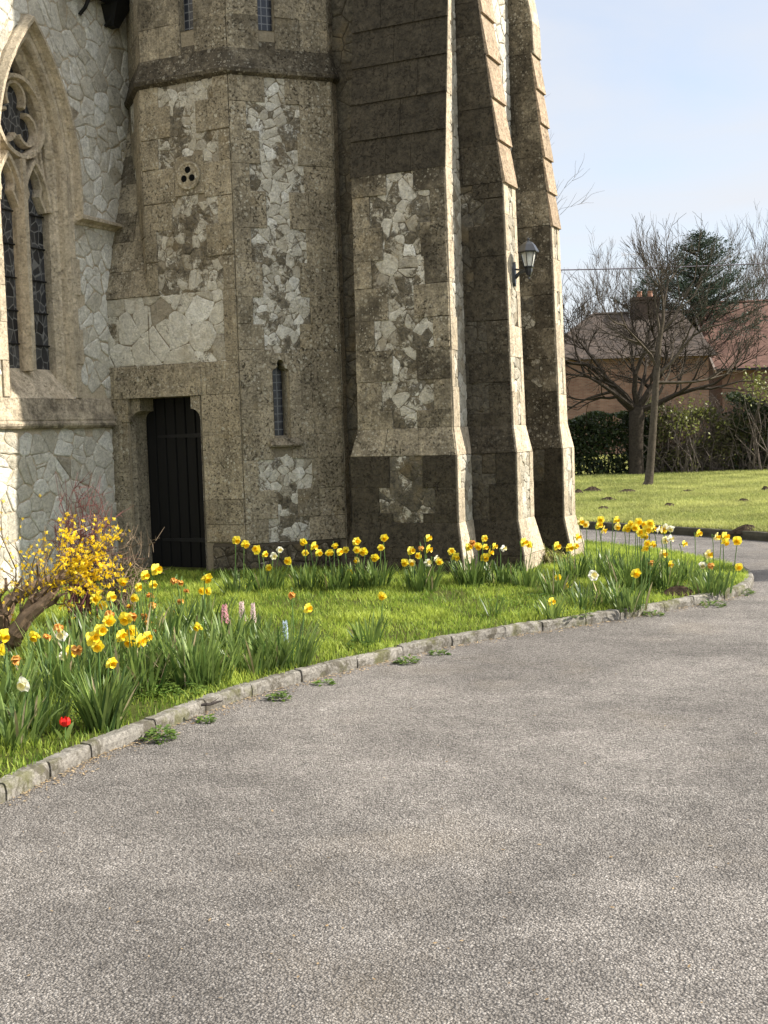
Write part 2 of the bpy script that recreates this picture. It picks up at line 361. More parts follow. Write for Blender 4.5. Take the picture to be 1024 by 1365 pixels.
# ================================================================== GROUND
def mat_asphalt():
    s = NT('worn_asphalt')
    wp = s.n('ShaderNodeVectorMath'); wp.operation = 'MULTIPLY_ADD'; s.l(s.noise(70, 2, .5, col=True), wp.inputs[0]); wp.inputs[1].default_value = (.012, .012, 0); s.l(s.pos, wp.inputs[2])
    vd = s.vor(112, vec=wp.outputs[0]); vc = s.vor(112, outp='Color', vec=wp.outputs[0]); sp = s.n('ShaderNodeSeparateColor'); s.l(vc, sp.inputs[0])
    chips = s.ramp(sp.outputs[0], [(0, (.13, .118, .106)), (.25, (.19, .173, .156)), (.6, (.245, .225, .203)), (.88, (.30, .277, .252)), (1, (.37, .345, .317))])
    vd2 = s.vor(230, outp='Color'); sp2 = s.n('ShaderNodeSeparateColor'); s.l(vd2, sp2.inputs[0])
    c = s.mix(.45, chips, s.ramp(sp2.outputs[1], [(0, .4), (1, 1.5)]), 'MULTIPLY')
    gap = s.ramp(vd, [(.42, 0), (.78, 1)])
    c = s.mix(s.math('MULTIPLY', gap, .62), c, (.045, .041, .037))
    big = s.ramp(s.noise(.55, 5, .6, dist=.6), [(.34, .72), (.68, 1.28)]); c = s.mix(1, c, big, 'MULTIPLY')
    mid = s.ramp(s.noise(4.5, 5, .65), [(.3, .8), (.7, 1.17)]); c = s.mix(1, c, mid, 'MULTIPLY')
    c = s.mix(s.math('MULTIPLY', s.ramp(s.noise(.9, 4), [(.55, 0), (.75, 1)]), .22), c, (.33, .27, .19))
    c = s.mix(.28, c, s.ramp(s.noise(1.5, 7, .72, stretch=(.45, 1.6, 1), dist=.5), [(.36, .62), (.62, 1.2)]), 'MULTIPLY')
    c = s.mix(s.math('MULTIPLY', s.ramp(s.vor(.8), [(.0, 1), (.07, .7), (.11, 0)]), .45), c, (.06, .054, .048))
    h = s.math('ADD', s.math('MULTIPLY', vd, -1.0), s.math('MULTIPLY', sp.outputs[1], .5))
    h = s.math('ADD', h, s.math('MULTIPLY', s.noise(300, 3), .25))
    return s.fin(c, .85, s.bump(h, 1.0, .011), spec=.25)
ASPH = mat_asphalt()
def mat_turf(name, a, b, c3, sc=1.0):
    s = NT(name); c = s.mix(s.ramp(s.noise(2.2 * sc, 6, .65), [(.3, 0), (.7, 1)]), a, b)
    c = s.mix(s.math('MULTIPLY', s.ramp(s.noise(.9 * sc, 5, .6), [(.52, 0), (.72, 1)]), .7), c, c3)
    c = s.mix(.7, c, s.ramp(s.noise(34 * sc, 6, .75), [(.28, .35), (.72, 1.6)]), 'MULTIPLY')
    return s.fin(c, .95, s.bump(s.noise(40 * sc, 6, .75), 1, .03), spec=.1)
TURF = mat_turf('turf', (.13, .14, .03), (.21, .21, .055), (.19, .15, .07))
TURFB = mat_turf('bed_soil_and_moss', (.07, .085, .02), (.11, .13, .028), (.09, .065, .035), 2)
GRASS = mat_leaf('grass_blade', (.10, .19, .018), (.50, .58, .10), .6, .46, 6)
GRASSF = mat_leaf('lawn_blade', (.16, .20, .045), (.50, .51, .17), .7, .42, .9)

KB = [(-3.70, 2.6), (-3.728, 3.859), (-3.813, 4.466), (-3.801, 5.065), (-3.786, 5.788), (-3.654, 6.471), (-3.442, 7.156), (-3.176, 7.889), (-2.808, 8.537), (-2.383, 9.182), (-1.941, 10.009), (-1.56, 10.826), (-1.50, 11.5), (-1.60, 12.2), (-1.90, 12.9), (-2.45, 13.6), (-3.1, 14.3), (-3.9, 14.9), (-5.2, 15.5)]
def smooth_path(p, n, it=2):
    P = [Vector((x, y, 0)) for x, y in p]
    o = []
    for i in range(len(P) - 1):
        p0, p1, p2, p3 = P[max(i - 1, 0)], P[i], P[i + 1], P[min(i + 2, len(P) - 1)]
        for k in range(n):
            t = k / n; o.append(.5 * ((2 * p1) + (p2 - p0) * t + (2 * p0 - 5 * p1 + 4 * p2 - p3) * t * t + (3 * p1 - p0 - 3 * p2 + p3) * t ** 3))
    o.append(P[-1]); return o
KPATH = smooth_path(KB, 8)
for _ in range(3):
    KPATH = [KPATH[0]] + [(KPATH[i - 1] + KPATH[i] * 2 + KPATH[i + 1]) / 4 for i in range(1, len(KPATH) - 1)] + [KPATH[-1]]
KA = np.array([(p.x, p.y) for p in KPATH])
def kdist(x, y):
    pts = np.stack([np.atleast_1d(x), np.atleast_1d(y)], -1).astype(float)
    best = np.full(len(pts), 1e9)
    for i in range(len(KA) - 1):
        a, b = KA[i], KA[i + 1]; ab = b - a; t = np.clip(((pts - a) @ ab) / (ab @ ab), 0, 1); d = np.linalg.norm(pts - (a + t[:, None] * ab), axis=1); best = np.minimum(best, d)
    return best
def bedz(x, y):
    d = kdist(x, y); t = np.clip((d - .12) / 2.2, 0, 1); return .068 + .072 * t * t * (3 - 2 * t) + .012 * np.sin(np.asarray(x) * 3.1) * np.sin(np.asarray(y) * 2.3) * t
POLYB = np.array([(p.x, p.y) for p in KPATH] + [(-6.5, 15.6), (-10.5, 12), (-10.5, 2.6)])
def inside(x, y, P=POLYB):
    x = np.atleast_1d(x); y = np.atleast_1d(y); r = np.zeros(len(x), bool); j = len(P) - 1
    for i in range(len(P)):
        xi, yi = P[i]; xj, yj = P[j]; c = ((yi > y) != (yj > y)) & (x < (xj - xi) * (y - yi) / (yj - yi + 1e-12) + xi); r ^= c; j = i
    return r
def grid_sheet(name, x0, x1, y0, y1, z, mat, n=2):
    mb = MB(); mb.quad((x0, y0, z), (x1, y0, z), (x1, y1, z), (x0, y1, z)); o = mb.build(name, mat); return tag(o, kind='structure')
grid_sheet('ground', -900, 900, -300, 1500, -.03, TURF)
mb = MB(); mb.quad((-30, -8, 0), (30, -8, 0), (30, 30, 0), (-30, 30, 0)); tag(mb.build('road', ASPH), kind='structure')
# the bed behind the kerb
def bed_sheet():
    TG = [(-9.3, 2.6), (-9.3, 4.0), (-9.2, 5.5), (-9.0, 7), (-8.8, 8.5), (-8.5, 10), (-8.0, 11.2), (-7.0, 12), (-6, 12.4), (-5.5, 12.6), (-5.5, 12.8), (-5.5, 13), (-6.0, 13.5), (-6.5, 14.5)]
    T = smooth_path(TG, 12); m = len(KPATH); n = 30; vs = []
    for i, p in enumerate(KPATH):
        t = T[min(len(T) - 1, int(round(i * (len(T) - 1) / (m - 1))))]
        d = (t - p).normalized(); p2 = p + d * .05
        for k in range(n + 1): vs.append(p2.lerp(t, (k / n) ** 1.1))
    V = np.array([(v.x, v.y, 0) for v in vs]); V[:, 2] = bedz(V[:, 0], V[:, 1])
    F = np.array([[i * (n + 1) + k, (i + 1) * (n + 1) + k, (i + 1) * (n + 1) + k + 1, i * (n + 1) + k + 1] for i in range(m - 1) for k in range(n)])[:, ::-1]
    tag(np_mesh('flower_bed_ground', V, F, TURFB), kind='structure')
bed_sheet()
def kerb(name, path, width, h, mat, seed, stone_len=.5, side=1):
    rng = random.Random(seed); mb = MB()
    acc = 0; seg = []; L_ = [0]
    for a, b in zip(path, path[1:]): L_.append(L_[-1] + (b - a).length)
    tot = L_[-1]
    def at(s):
        s = max(0, min(tot - 1e-6, s))
        for i in range(len(L_) - 1):
            if L_[i + 1] >= s:
                t = (s - L_[i]) / (L_[i + 1] - L_[i]); p = path[i].lerp(path[i + 1], t); d = (path[min(i + 2, len(path) - 1)] - path[max(i - 1, 0)]).normalized(); return p, Vector((-d.y, d.x, 0)) * side
    s = 0
    while s < tot:
        l = stone_len * rng.uniform(.75, 1.25); rings = []; hh = h + rng.uniform(-.004, .004); off = rng.uniform(-.004, .004); k = 10; tl_ = rng.uniform(-.004, .004)
        for j in range(k + 1):
            p, nn = at(s + .006 + (l - .012) * j / k); e = rng.gauss(0, .0016) - (rng.uniform(.0, .012) if rng.random() < .07 else 0) + tl_ * (j / k - .5); p = p + nn * off
            rings.append([p + Vector((0, 0, -.1)), p + Vector((0, 0, hh * .55 + e)) - nn * (.004 + rng.uniform(0, .006)), p + Vector((0, 0, hh - .007 + e)), p + nn * (.007 + rng.uniform(0, .005)) + Vector((0, 0, hh + e)), p + nn * (width - .012) + Vector((0, 0, hh + rng.uniform(-.004, .002))), p + nn * width + Vector((0, 0, hh - .015)), p + nn * width + Vector((0, 0, -.1))])
        mb.loft(rings, 0, (rng.random(), .25, 0)); s += l
    return tag(mb.build(name, mat), kind='structure')
def mat_kerb():
    s = NT('granite_kerb'); c = s.mix(s.noise(9, 6, .65), (.20, .185, .16), (.33, .31, .275)); c = s.mix(1, c, s.ramp(s.tr, [(0, .8), (1, 1.12)]), 'MULTIPLY')
    c = s.mix(.9, c, s.ramp(s.noise(50, 6, .8), [(.3, .3), (.7, 1.6)]), 'MULTIPLY')
    c = s.mix(s.ramp(s.noise(7, 7, .8, dist=.8), [(.47, 0), (.58, .85)]), c, (.075, .066, .048))
    c = s.mix(s.ramp(s.noise(3.1, 5, .7), [(.5, 0), (.62, .75)]), c, (.10, .10, .035))
    return s.fin(c, .9, s.bump(s.math('ADD', s.noise(40, 7, .75), s.noise(9, 4)), .9, .012), spec=.2)
KERBM = mat_kerb()
kerb('kerb', KPATH, .085, .078, KERBM, 3, .46, 1)
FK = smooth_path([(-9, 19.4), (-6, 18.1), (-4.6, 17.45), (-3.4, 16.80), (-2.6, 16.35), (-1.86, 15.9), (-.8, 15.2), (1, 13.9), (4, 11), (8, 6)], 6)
kerb('kerb', FK, .12, .115, mat_plain('shaded_mossy_kerb', (.075, .07, .05), .95, var=.5, sc=9, bumpst=.6, spec=.1), 5, .9, 1)  # moss tone, plus the shade of the road face put into the colour
# lawn beyond the drive
mb = MB(); far = [p + Vector((-.3, .55, 0)).normalized() * .08 for p in FK]
rings = [[Vector((p.x, p.y, .10)), p.lerp(Vector((p.x * 2 - 10, 70, 0)), .25) + Vector((0, 0, .10)), Vector((p.x * 2.2 - 20, 90, .1))] for p in far]
mb.loft(rings, 0, (.5, 0, 0), cap=False, close=False); lawn = tag(mb.build('lawn', TURF), kind='structure')

# ================================================================== CHURCH
church = empty('church', (-6.5, 11.5, .1))
tag(church, 'old flint and limestone church corner with polygonal stair turret, stepped buttresses and small black door', 'church')
YT, XN = 10.6, onx(142, 400, ony(142, 400, 10.6).x).x          # turret front plane, nave wall plane
OA = Vector((-7.70, YT, 0)); OB = Vector((-6.58, YT, 0)); SL = 1.12; K = SL / sqrt(2)
OCT = [OA, OB, OB + Vector((K, K, 0)), OB + Vector((K, K + SL, 0)), OB + Vector((0, 2 * K + SL, 0)), OA + Vector((0, 2 * K + SL, 0)), OA + Vector((-K, K + SL, 0)), OA + Vector((-K, K, 0))]
OC = (OCT[0] + OCT[4]) / 2
def octring(off, z): return [OC + (p - OC) * (1 + off / 1.46) + Vector((0, 0, z)) for p in OCT]
ZS = 5.40
rng = random.Random(11)
mb = MB()
DXL, DXR, DZ = -8.03, -7.085, 2.05                    # door opening
zb = -.3
# front face, door wall included: from the nave wall to the octagon's corner
qf = Quad((XN, YT, zb), (OB.x, YT, zb), (OB.x, YT, 3.15), (XN, YT, 3.15))
sheet(mb, qf, (DXL - XN, DXR - XN, 0, DZ - zb))
qf2 = Quad((OA.x, YT, 3.15), (OB.x, YT, 3.15), (OB.x, YT, ZS), (OA.x, YT, ZS)); sheet(mb, qf2)
fp = lambda x, y: ony(x, y, YT)
rows2 = px_rows(qf2, [(91, 138, 211, 284), (138, 180, 228, 262), (180, 220, 212, 293), (220, 266, 240, 270), (266, 303, 231, 292), (303, 346, 210, 277), (346, 398, 212, 299)], fp)
rows2[0] = (rows2[0][0], qf2.H, *rows2[0][2:]); rows2[-1] = (0, rows2[-1][1], *rows2[-1][2:])
vz = fp(253, 235); VENT = (vz.x, vz.z)
vu, vv = vz.x - OA.x, vz.z - 3.15
dress(mb, qf2, rows2, rng, .16, .48, .10, holes=[(vu - .19, vu + .19, vv - .20, vv + .21)], bright=-.05)
block(mb, qf2, vu - .19, vu + .19, vv - .20, vv + .21, rng, .02, .12)
rows1 = px_rows(qf, [(399, 486, 143, 300)], fp); rv = rows1[0][0]; rows1 = [(rv, qf.H, .0, rows1[0][3])]
zl = rv
rows1 += [(DZ - zb, zl, None, None)]
cz = [DZ - zb, 1.98, 1.62, 1.3, .98, .72, zb * -1 + .0]
lv = [2.35, 1.95, 1.6, 1.22, .95, .76]
for a, b in zip(lv, lv[1:]): rows1.append((b, a, None, None))
dress(mb, qf, rows1, rng, .22, .2, .21, holes=[(DXL - XN - .02, DXR - XN + .02, -1, DZ - zb + .01)], bright=.12)
# damp dark base course of rough stone, standing a little proud
qb = Quad((DXR + .1, YT - .03, zb), (OB.x, YT - .03, zb), (OB.x, YT - .03, .44), (DXR + .1, YT - .03, .44))
# diagonal face with slit window
qd = Quad(OB + Vector((0, 0, zb)), OCT[2] + Vector((0, 0, zb)), OCT[2] + Vector((0, 0, ZS)), OB + Vector((0, 0, ZS)))
SU0, SU1, SV0, SV1 = .355, .535, 1.50 - zb, 2.30 - zb
sheet(mb, qd, (SU0, SU1, SV0, SV1 + .115))
dn = Vector((.70711, -.70711, 0)); dp = lambda x, y: onp(x, y, OB, dn)
rd = px_rows(qd, [(92, 138, 352, 379), (138, 176, 328, 399), (176, 220, 346, 396), (220, 256, 333, 405), (256, 305, 355, 386), (305, 350, 335, 408), (350, 396, 350, 400), (396, 432, 337, 414), (432, 466, 352, 400),
                  (466, 506, None, 375), (506, 545, None, 375), (545, 580, None, 375), (580, 612, None, 375), (612, 652, 345, 416), (652, 690, 370, 397), (690, 722, 358, 413)], dp)
rd[0] = (rd[0][0], qd.H, *rd[0][2:])
dress(mb, qd, rd, rng, .16, .42, .10, holes=[(SU0 - .01, SU1 + .01, SV0 - .02, SV1 + .03)], bright=.1)
# right face and the hidden ones
qr = Quad(OCT[2] + Vector((0, 0, zb)), OCT[3] + Vector((0, 0, zb)), OCT[3] + Vector((0, 0, ZS)), OCT[2] + Vector((0, 0, ZS)))
sheet(mb, qr); dress(mb, qr, auto_rows(qr, rng, .38, .12, .22), rng, .2, .2, .16, bright=.1)
ql = Quad(OCT[7] + Vector((0, 0, 2.2)), OA + Vector((0, 0, 2.2)), OA + Vector((0, 0, ZS)), OCT[7] + Vector((0, 0, ZS)))
sheet(mb, ql); dress(mb, ql, auto_rows(ql, rng, .38, .42, .55), rng, .1, .2, .16, bright=.1)
for k in (3, 4, 5, 6): mb.quad(*[OCT[a % 8] + Vector((0, 0, z)) for a, z in ((k, zb), (k + 1, zb), (k + 1, ZS), (k, ZS))], 2)
turret = mb.build('stair_turret', STONE3, church)
# dark base course
mb = MB(); E2 = .028
pr = [Vector((DXR + .10, YT, 0)), OB, OCT[2] + Vector((-.05, -.05, 0))]
def offs(i, e):
    if i == 0: return pr[0] + Vector((0, -e, 0))
    if i == 1: return pr[1] + Vector((e * .414, -e, 0))
    return pr[2] + dn * e
mb.loft([[offs(i, .03) + Vector((0, 0, -.3)) for i in range(3)], [offs(i, .026) + Vector((0, 0, .415)) for i in range(3)], [offs(i, .0) + Vector((0, 0, .45)) for i in range(3)]], 2, (.5, .9, 0), cap=False, close=False)
for (a, b) in ((0, 1), (1, 2)):
    q = Quad(offs(a, .03) + Vector((0, 0, .0)), offs(b, .03) + Vector((0, 0, .0)), offs(b, .026) + Vector((0, 0, .415)), offs(a, .026) + Vector((0, 0, .415)))
    for poly in voronoi_cells(0, q.W, 0, q.H, .13, rng): stone(mb, q, poly, rng, .014, .95, bright=-.3)
mb.build('base_course', STONE3, turret)
# string course with sloped top, and upper stage
mb = MB(); mb.loft([octring(.0, ZS - .06), octring(.065, ZS - .02), octring(.07, ZS + .02), octring(.055, ZS + .04), octring(-.0, ZS + .20), octring(-.03, ZS + .33)], 0, (.5, .72, 0))
o = mb.build('string_course', STONE3, turret)
mb = MB(); UZ0, UZ1 = ZS + .20, 9.6
ur0, ur1 = octring(-.03, UZ0), octring(-.03, UZ1)
upper_slits = []
for k in range(8):
    q = Quad(ur0[k], ur0[(k + 1) % 8], ur1[(k + 1) % 8], ur1[k]); hole = None
    if k in (0, 1):
        c = fp(248, 40) if k == 0 else dp(356, 40)
        u = (c - q.a).dot((q.b - q.a).normalized()); v = c.z - UZ0
        hole = (u - .09, u + .085, v, v + 1.3); upper_slits.append((q, hole))
    sheet(mb, q, hole)
    if k in (0, 1, 2, 7, 6): dress(mb, q, auto_rows(q, rng, .4, rub=False), rng, .46 if k < 3 else .1, .3, holes=[hole] if hole else ())
mb.loft([ur1, octring(-.9, UZ1 + 1.8)], 0, (.5, .3, 0))
mb.build('upper_stage', STONE3, turret)

def mat_lead(name):
    s = NT(name); 
    g = s.n('ShaderNodeTexBrick'); g.offset = 0; g.inputs['Scale'].default_value = 1; g.inputs['Brick Width'].default_value = .062; g.inputs['Row Height'].default_value = .085; g.inputs['Mortar Size'].default_value = .0055
    g.inputs['Color1'].default_value = (.012, .014, .02, 1); g.inputs['Color2'].default_value = (.03, .034, .045, 1); g.inputs['Mortar'].default_value = (.16, .165, .17, 1)
    uv = s.n('ShaderNodeUVMap'); s.l(uv.outputs[0], g.inputs['Vector'])
    return s.fin(g.outputs['Color'], .22, s.bump(s.noise(18, 3), .3, .01), spec=.5)
LEADED = mat_lead('leaded_glass')
def glass_pane(name, q, rect, depth, mat, parent):
    a, b, c, d = rect; P = [q.P(a, c, -depth), q.P(b, c, -depth), q.P(b, d, -depth), q.P(a, d, -depth)]
    me = bpy.data.meshes.new(name); me.from_pydata(P, [], [[0, 1, 2, 3]]); me.materials.append(mat)
    uv = me.uv_layers.new(name='UVMap')
    for i, (x, y) in enumerate(((a, c), (b, c), (b, d), (a, d))): uv.data[i].uv = (x - a, y)
    o = bpy.data.objects.new(name, me); COL.objects.link(o); attach(o, parent); return o
def reveal(mb, q, rect, depth, spl=.0, m=0, t=(.6, .05, 0), sill=.0):
    a, b, c, d = rect; o_ = [(a, c), (b, c), (b, d), (a, d)]; i_ = [(a + spl, c + sill), (b - spl, c + sill), (b - spl, d), (a + spl, d)]
    vs = [q.P(*p, .006) for p in o_] + [q.P(*p, -depth) for p in i_]
    mb.add(vs, [[0, 4, 7, 3], [1, 2, 6, 5], [0, 1, 5, 4], [3, 7, 6, 2]], m, t)
for (q, hole) in upper_slits:
    mb = MB(); reveal(mb, q, hole, .12); w = mb.build('slit_window', STONE3, turret)   # reveal stone
    a, b, c, d = hole; glass_pane('pane', q, (a, b, c, d), .09, LEADED, w)if False else glass_pane('window_pane', q, (a, b, c, d), .085, LEADED, turret)
# the small slit with its round head
mb = MB(); uc = (SU0 + SU1) / 2
a, b, c, d = SU0, SU1, SV0, SV1
prof_o = [(a, c), (b, c), (b, d - .02)] + [(uc + .088 * cos(t), d - .02 + .035 * sin(t)) for t in np.linspace(.15, .9, 4)] + [(uc + .040 * cos(t), d + .055 + .045 * sin(t)) for t in np.linspace(-.5, pi + .5, 9)] + [(uc - .088 * cos(t), d - .02 + .035 * sin(t)) for t in np.linspace(.9, .15, 4)] + [(a, d - .02)]
def scale_in(p, k, dv=0): return (uc + (p[0] - uc) * k, p[1])
prof_i = [scale_in(p, .66) for p in prof_o]; prof_i[0] = (prof_i[0][0], c + .09); prof_i[1] = (prof_i[1][0], c + .09)
r0 = [qd.P(*p, .021) for p in prof_o]; r1 = [qd.P(*p, -.10) for p in prof_i]; r2 = [qd.P(*p, -.2) for p in prof_i]
mb.loft([r0, r1, r2], 0, (.7, .03, 0), cap=False)
# face stones of the window head and jambs
blk = [(a - .16, a, c - .0, c + .42), (b, b + .16, c, c + .42), (a - .13, a, c + .42, d - .02), (b, b + .13, c + .42, d - .02)]
for r_ in blk: block(mb, qd, r_[0], r_[1], r_[2], r_[3], rng, .021, .12)
# head stone with the cut: polygon strips from outline to a rectangle
top = [p for p in prof_o if p[1] >= d - .021]; top.sort(key=lambda p: -p[0]) if False else None
ul, ur_, vt = a - .16, b + .16, d + .17
n_ = len(prof_o); arc = prof_o[2:]
outer = []
for i, p in enumerate(arc):
    f = i / (len(arc) - 1)
    s_ = f * 3
    if s_ < 1: outer.append((ur_, d - .02 + (vt - d + .02) * s_))
    elif s_ < 2: outer.append((ur_ + (ul - ur_) * (s_ - 1), vt))
    else: outer.append((ul, vt - (vt - d + .02) * (s_ - 2)))
vs = [qd.P(*p, .021) for p in arc] + [qd.P(*p, .021) for p in outer]; m_ = len(arc)
mb.add(vs, [[i, m_ + i, m_ + i + 1, i + 1] for i in range(m_ - 1)], 0, (.5, .14, 0))
slit = mb.build('slit_window', STONE3, turret)
glass_pane('window_pane', qd, (a + .03, b - .03, c + .05, d + .1), .17, LEADED, turret)
mb = MB()
s0, s1 = a - .06, b + .10; zt = c
prof = [(.0, -.035), (.045, -.03), (.055, -.012), (.045, .0), (.0, .06)]
mb.loft([[qd.P(s0, zt + pz, .02 + px_) for px_, pz in prof], [qd.P(s1, zt + pz, .02 + px_) for px_, pz in prof]], 0, (.5, .45, 0))
mb.loft([[qd.P(a, c - .0, .025), qd.P(b, c - .0, .025)], [qd.P(a + .03, c + .09, -.11), qd.P(b - .03, c + .09, -.11)]], 1, (.8, .1, 0), cap=False, close=False)
mb.build('window_sill', STONE3, turret)
# round vent; its three holes are black discs, their shade put in the colour
mb = MB(); vc_ = Vector((VENT[0], YT - .022, VENT[1])); seg = 28
rings = []
for (r, y) in ((.150, 0), (.148, -.012), (.135, -.018), (.118, -.008), (.10, -.012), (.0001, -.016)): rings.append([vc_ + Vector((r * cos(2 * pi * k / seg), y, r * sin(2 * pi * k / seg))) for k in range(seg)])
mb.loft(rings, 0, (.95, .0, 0), cap=False); vent = mb.build('vent', STONE3, turret, True)
DARK = mat_plain('hollow_shade_black', (.006, .006, .006), .95, var=.1, spec=.05)
mb = MB()
for a_ in (90, 210, 330):
    c_ = vc_ + Vector((.058 * cos(radians(a_)), -.0175, .058 * sin(radians(a_)) + .003))
    mb.loft([[c_ + Vector((r * cos(2 * pi * k / 14), y, r * sin(2 * pi * k / 14))) for k in range(14)] for r, y in ((.036, .004), (.034, -.001), (.030, .0003), (.001, .0012))], 0, cap=False)
mb.build('vent_hole_disc', DARK, turret)

# broach: coursed slope from the square door wall back to the octagon
mb = MB(); q = Quad((XN, YT, 3.15), (OA.x + .02, YT, 3.15), (OA.x + .02, YT + .62, 5.45), (XN, YT + .62, 5.45))
sheet(mb, q, None, 2, (.5, .5, 0)); dress(mb, q, auto_rows(q, rng, .33, rub=False), rng, .42)
mb.quad((OA.x + .02, YT, 3.15), (OA.x + .02, YT + .62, 3.15), (OA.x + .02, YT + .62, 5.45), (OA.x + .02, YT, 3.15), 2)if False else None
mb.build('sloped_coursing', STONE3, church)

# ---------------- door
BLACKP = None
def mat_door():
    s = NT('black_door_boards'); c = s.mix(s.noise(6, 5, .6, stretch=(4, 4, .4)), (.003, .003, .003), (.007, .0068, .0065))
    return s.fin(c, .62, s.bump(s.noise(30, 5, .6, stretch=(3, 3, .2)), .3, .004), spec=.25)
DOORM = mat_door(); IRON = mat_plain('black_iron', (.012, .012, .013), .5, .3, var=.3, spec=.4)
YD = YT + .30
mb = MB()
nb = 7; bw = (DXR - DXL) / nb
for k in range(nb):
    x0 = DXL + k * bw + .004; x1 = DXL + (k + 1) * bw - .004; e = .008
    prof = [(x0, YD), (x0 + e, YD - .012), (x1 - e, YD - .012), (x1, YD)]
    mb.loft([[Vector((x, y, 0)) for x, y in prof] + [Vector((x1, YD + .04, 0)), Vector((x0, YD + .04, 0))], [Vector((x, y, 2.1)) for x, y in prof] + [Vector((x1, YD + .04, 2.1)), Vector((x0, YD + .04, 2.1))]], 0)
mb.box((DXL, YD + .008, 0), (DXR, YD + .03, 2.1))
door = mb.build('door', DOORM, church)
for z in (.45, 1.62):
    mb = MB(); mb.loft([[Vector((DXR - .02, YD - .015, z - .03)), Vector((DXR - .02, YD - .022, z - .03)), Vector((DXR - .02, YD - .022, z + .03)), Vector((DXR - .02, YD - .015, z + .03))], [Vector((DXL + .16, YD - .015, z - .012)), Vector((DXL + .16, YD - .022, z - .012)), Vector((DXL + .16, YD - .022, z + .012)), Vector((DXL + .16, YD - .015, z + .012))]]); mb.build('hinge', IRON, door)
mb = MB(); hp = Vector((DXR - .12, YD - .02, .98)); mb.tube([hp + Vector((.035 * cos(t), -.01 - .012 * abs(sin(t)), .045 * sin(t))) for t in np.linspace(0, 2 * pi, 13)], .007, 6); mb.box((hp.x - .02, YD - .02, .98), (hp.x + .02, YD - .012, 1.06)); mb.build('handle', IRON, door)
# stone surround: reveals, chamfered left jamb, shouldered lintel
mb = MB(); R_ = rng
def jamb(x_edge, sgn, m=0):
    zs = [-.1, .38, .85, 1.28, 1.79]
    for z0, z1 in zip(zs, zs[1:]):
        t = (rng.uniform(.4, .8), .08, 0); g = .003
        pr_ = [(x_edge - sgn * .15, YT - .021), (x_edge - sgn * .135, YT - .024), (x_edge - sgn * .10, YT - .024), (x_edge, YT + .09), (x_edge, YD)]
        r0 = [Vector((x, y, z0 + g)) for x, y in pr_]; r1 = [Vector((x, y, z1 - g)) for x, y in pr_]
        mb.loft([r0, r1] if sgn > 0 else [r0[::-1], r1[::-1]], 0, t, cap=False, close=False)
        mb.loft([[p + Vector((-sgn * .004, .004, -.004)) for p in r0], [p + Vector((-sgn * .004, .004, .008)) for p in r1]], 2, (.5, .2, 0), cap=False, close=False)
jamb(DXL, 1); 
# right jamb is a plain arris
for z0, z1 in zip([-.1, .42, .9, 1.3, 1.79], [.42, .9, 1.3, 1.79, 1.79]):
    if z1 > z0: mb.quad((DXR, YT - .02, z0 + .003), (DXR, YD, z0 + .003), (DXR, YD, z1 - .003), (DXR, YT - .02, z1 - .003), 0, (rng.random(), .15, 0))
# shoulders (corbels) with hollow undersides
for sx, xe in ((1, DXL), (-1, DXR)):
    pts = [(xe - sx * .15 if sx > 0 else xe, 1.79)] if sx > 0 else [(xe, 1.79)]
    arc = [(xe + sx * .115 * (1 - cos(t)), 1.79 + .12 * sin(t)) for t in np.linspace(0, pi / 2, 7)]
    poly = arc + [(xe + sx * .115, DZ - .005), (xe, DZ - .005)]
    y0 = YT + .035 if sx > 0 else YT - .018
    r0 = [Vector((x, y0, z)) for x, z in poly]; r1 = [Vector((x, YD + .0, z)) for x, z in poly]
    if sx < 0: r0, r1 = r0[::-1], r1[::-1]
    mb.loft([r0, r1], 0, (.7, .08, 0))
    if sx > 0: mb.box((xe - .15, YT - .02, 1.793), (xe - .002, YD, DZ - .004), 0, (.6, .1, 0))
mb.box((DXL - .17, YT - .03, DZ), (DXR + .03, YD + .1, DZ + .30), 0, (.55, .22, 0))
mb.box((DXL - .05, YT - .042, DZ + .001), (DXR + .0, YT - .03, DZ + .085), 0, (.85, .1, 0))
mb.box((DXL - .05, YD + .06, -.2), (DXR + .05, YD + .09, 2.2), 2)
mb.box((DXL - .02, YT - .12, -.2), (DXR + .03, YD + .06, .045), 0, (.3, .6, 0))
mb.build('door_surround', STONE3, church)

# ---------------- tower and buttresses
XT, YW = -4.30, 11.5
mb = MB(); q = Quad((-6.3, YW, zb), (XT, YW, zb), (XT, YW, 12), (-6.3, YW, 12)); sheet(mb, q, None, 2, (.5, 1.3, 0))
for poly in voronoi_cells(.35, .95, .2, 9, .17, rng, 1.2): stone(mb, q, poly, rng, .014, 1.15, bright=-.3)  # dirt tint raised so the shade of the recess sits in the colour
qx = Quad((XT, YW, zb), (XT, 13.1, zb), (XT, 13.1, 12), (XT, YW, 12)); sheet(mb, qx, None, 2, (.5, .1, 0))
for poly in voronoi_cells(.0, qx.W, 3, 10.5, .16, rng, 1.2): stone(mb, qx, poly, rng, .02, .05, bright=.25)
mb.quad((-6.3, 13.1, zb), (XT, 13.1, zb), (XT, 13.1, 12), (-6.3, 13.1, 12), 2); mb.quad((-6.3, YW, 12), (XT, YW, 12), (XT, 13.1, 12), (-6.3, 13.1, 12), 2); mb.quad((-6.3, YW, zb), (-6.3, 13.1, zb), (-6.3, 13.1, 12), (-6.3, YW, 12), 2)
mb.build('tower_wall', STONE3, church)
def rect(x0, x1, y0, y1, z): return [Vector((x0, y0, z)), Vector((x1, y0, z)), Vector((x1, y1, z)), Vector((x0, y1, z))]
def sides(r0, r1): # quads: front(-Y), right(+X), back, left
    return [Quad(r0[k], r0[(k + 1) % 4], r1[(k + 1) % 4], r1[k]) for k in range(4)]
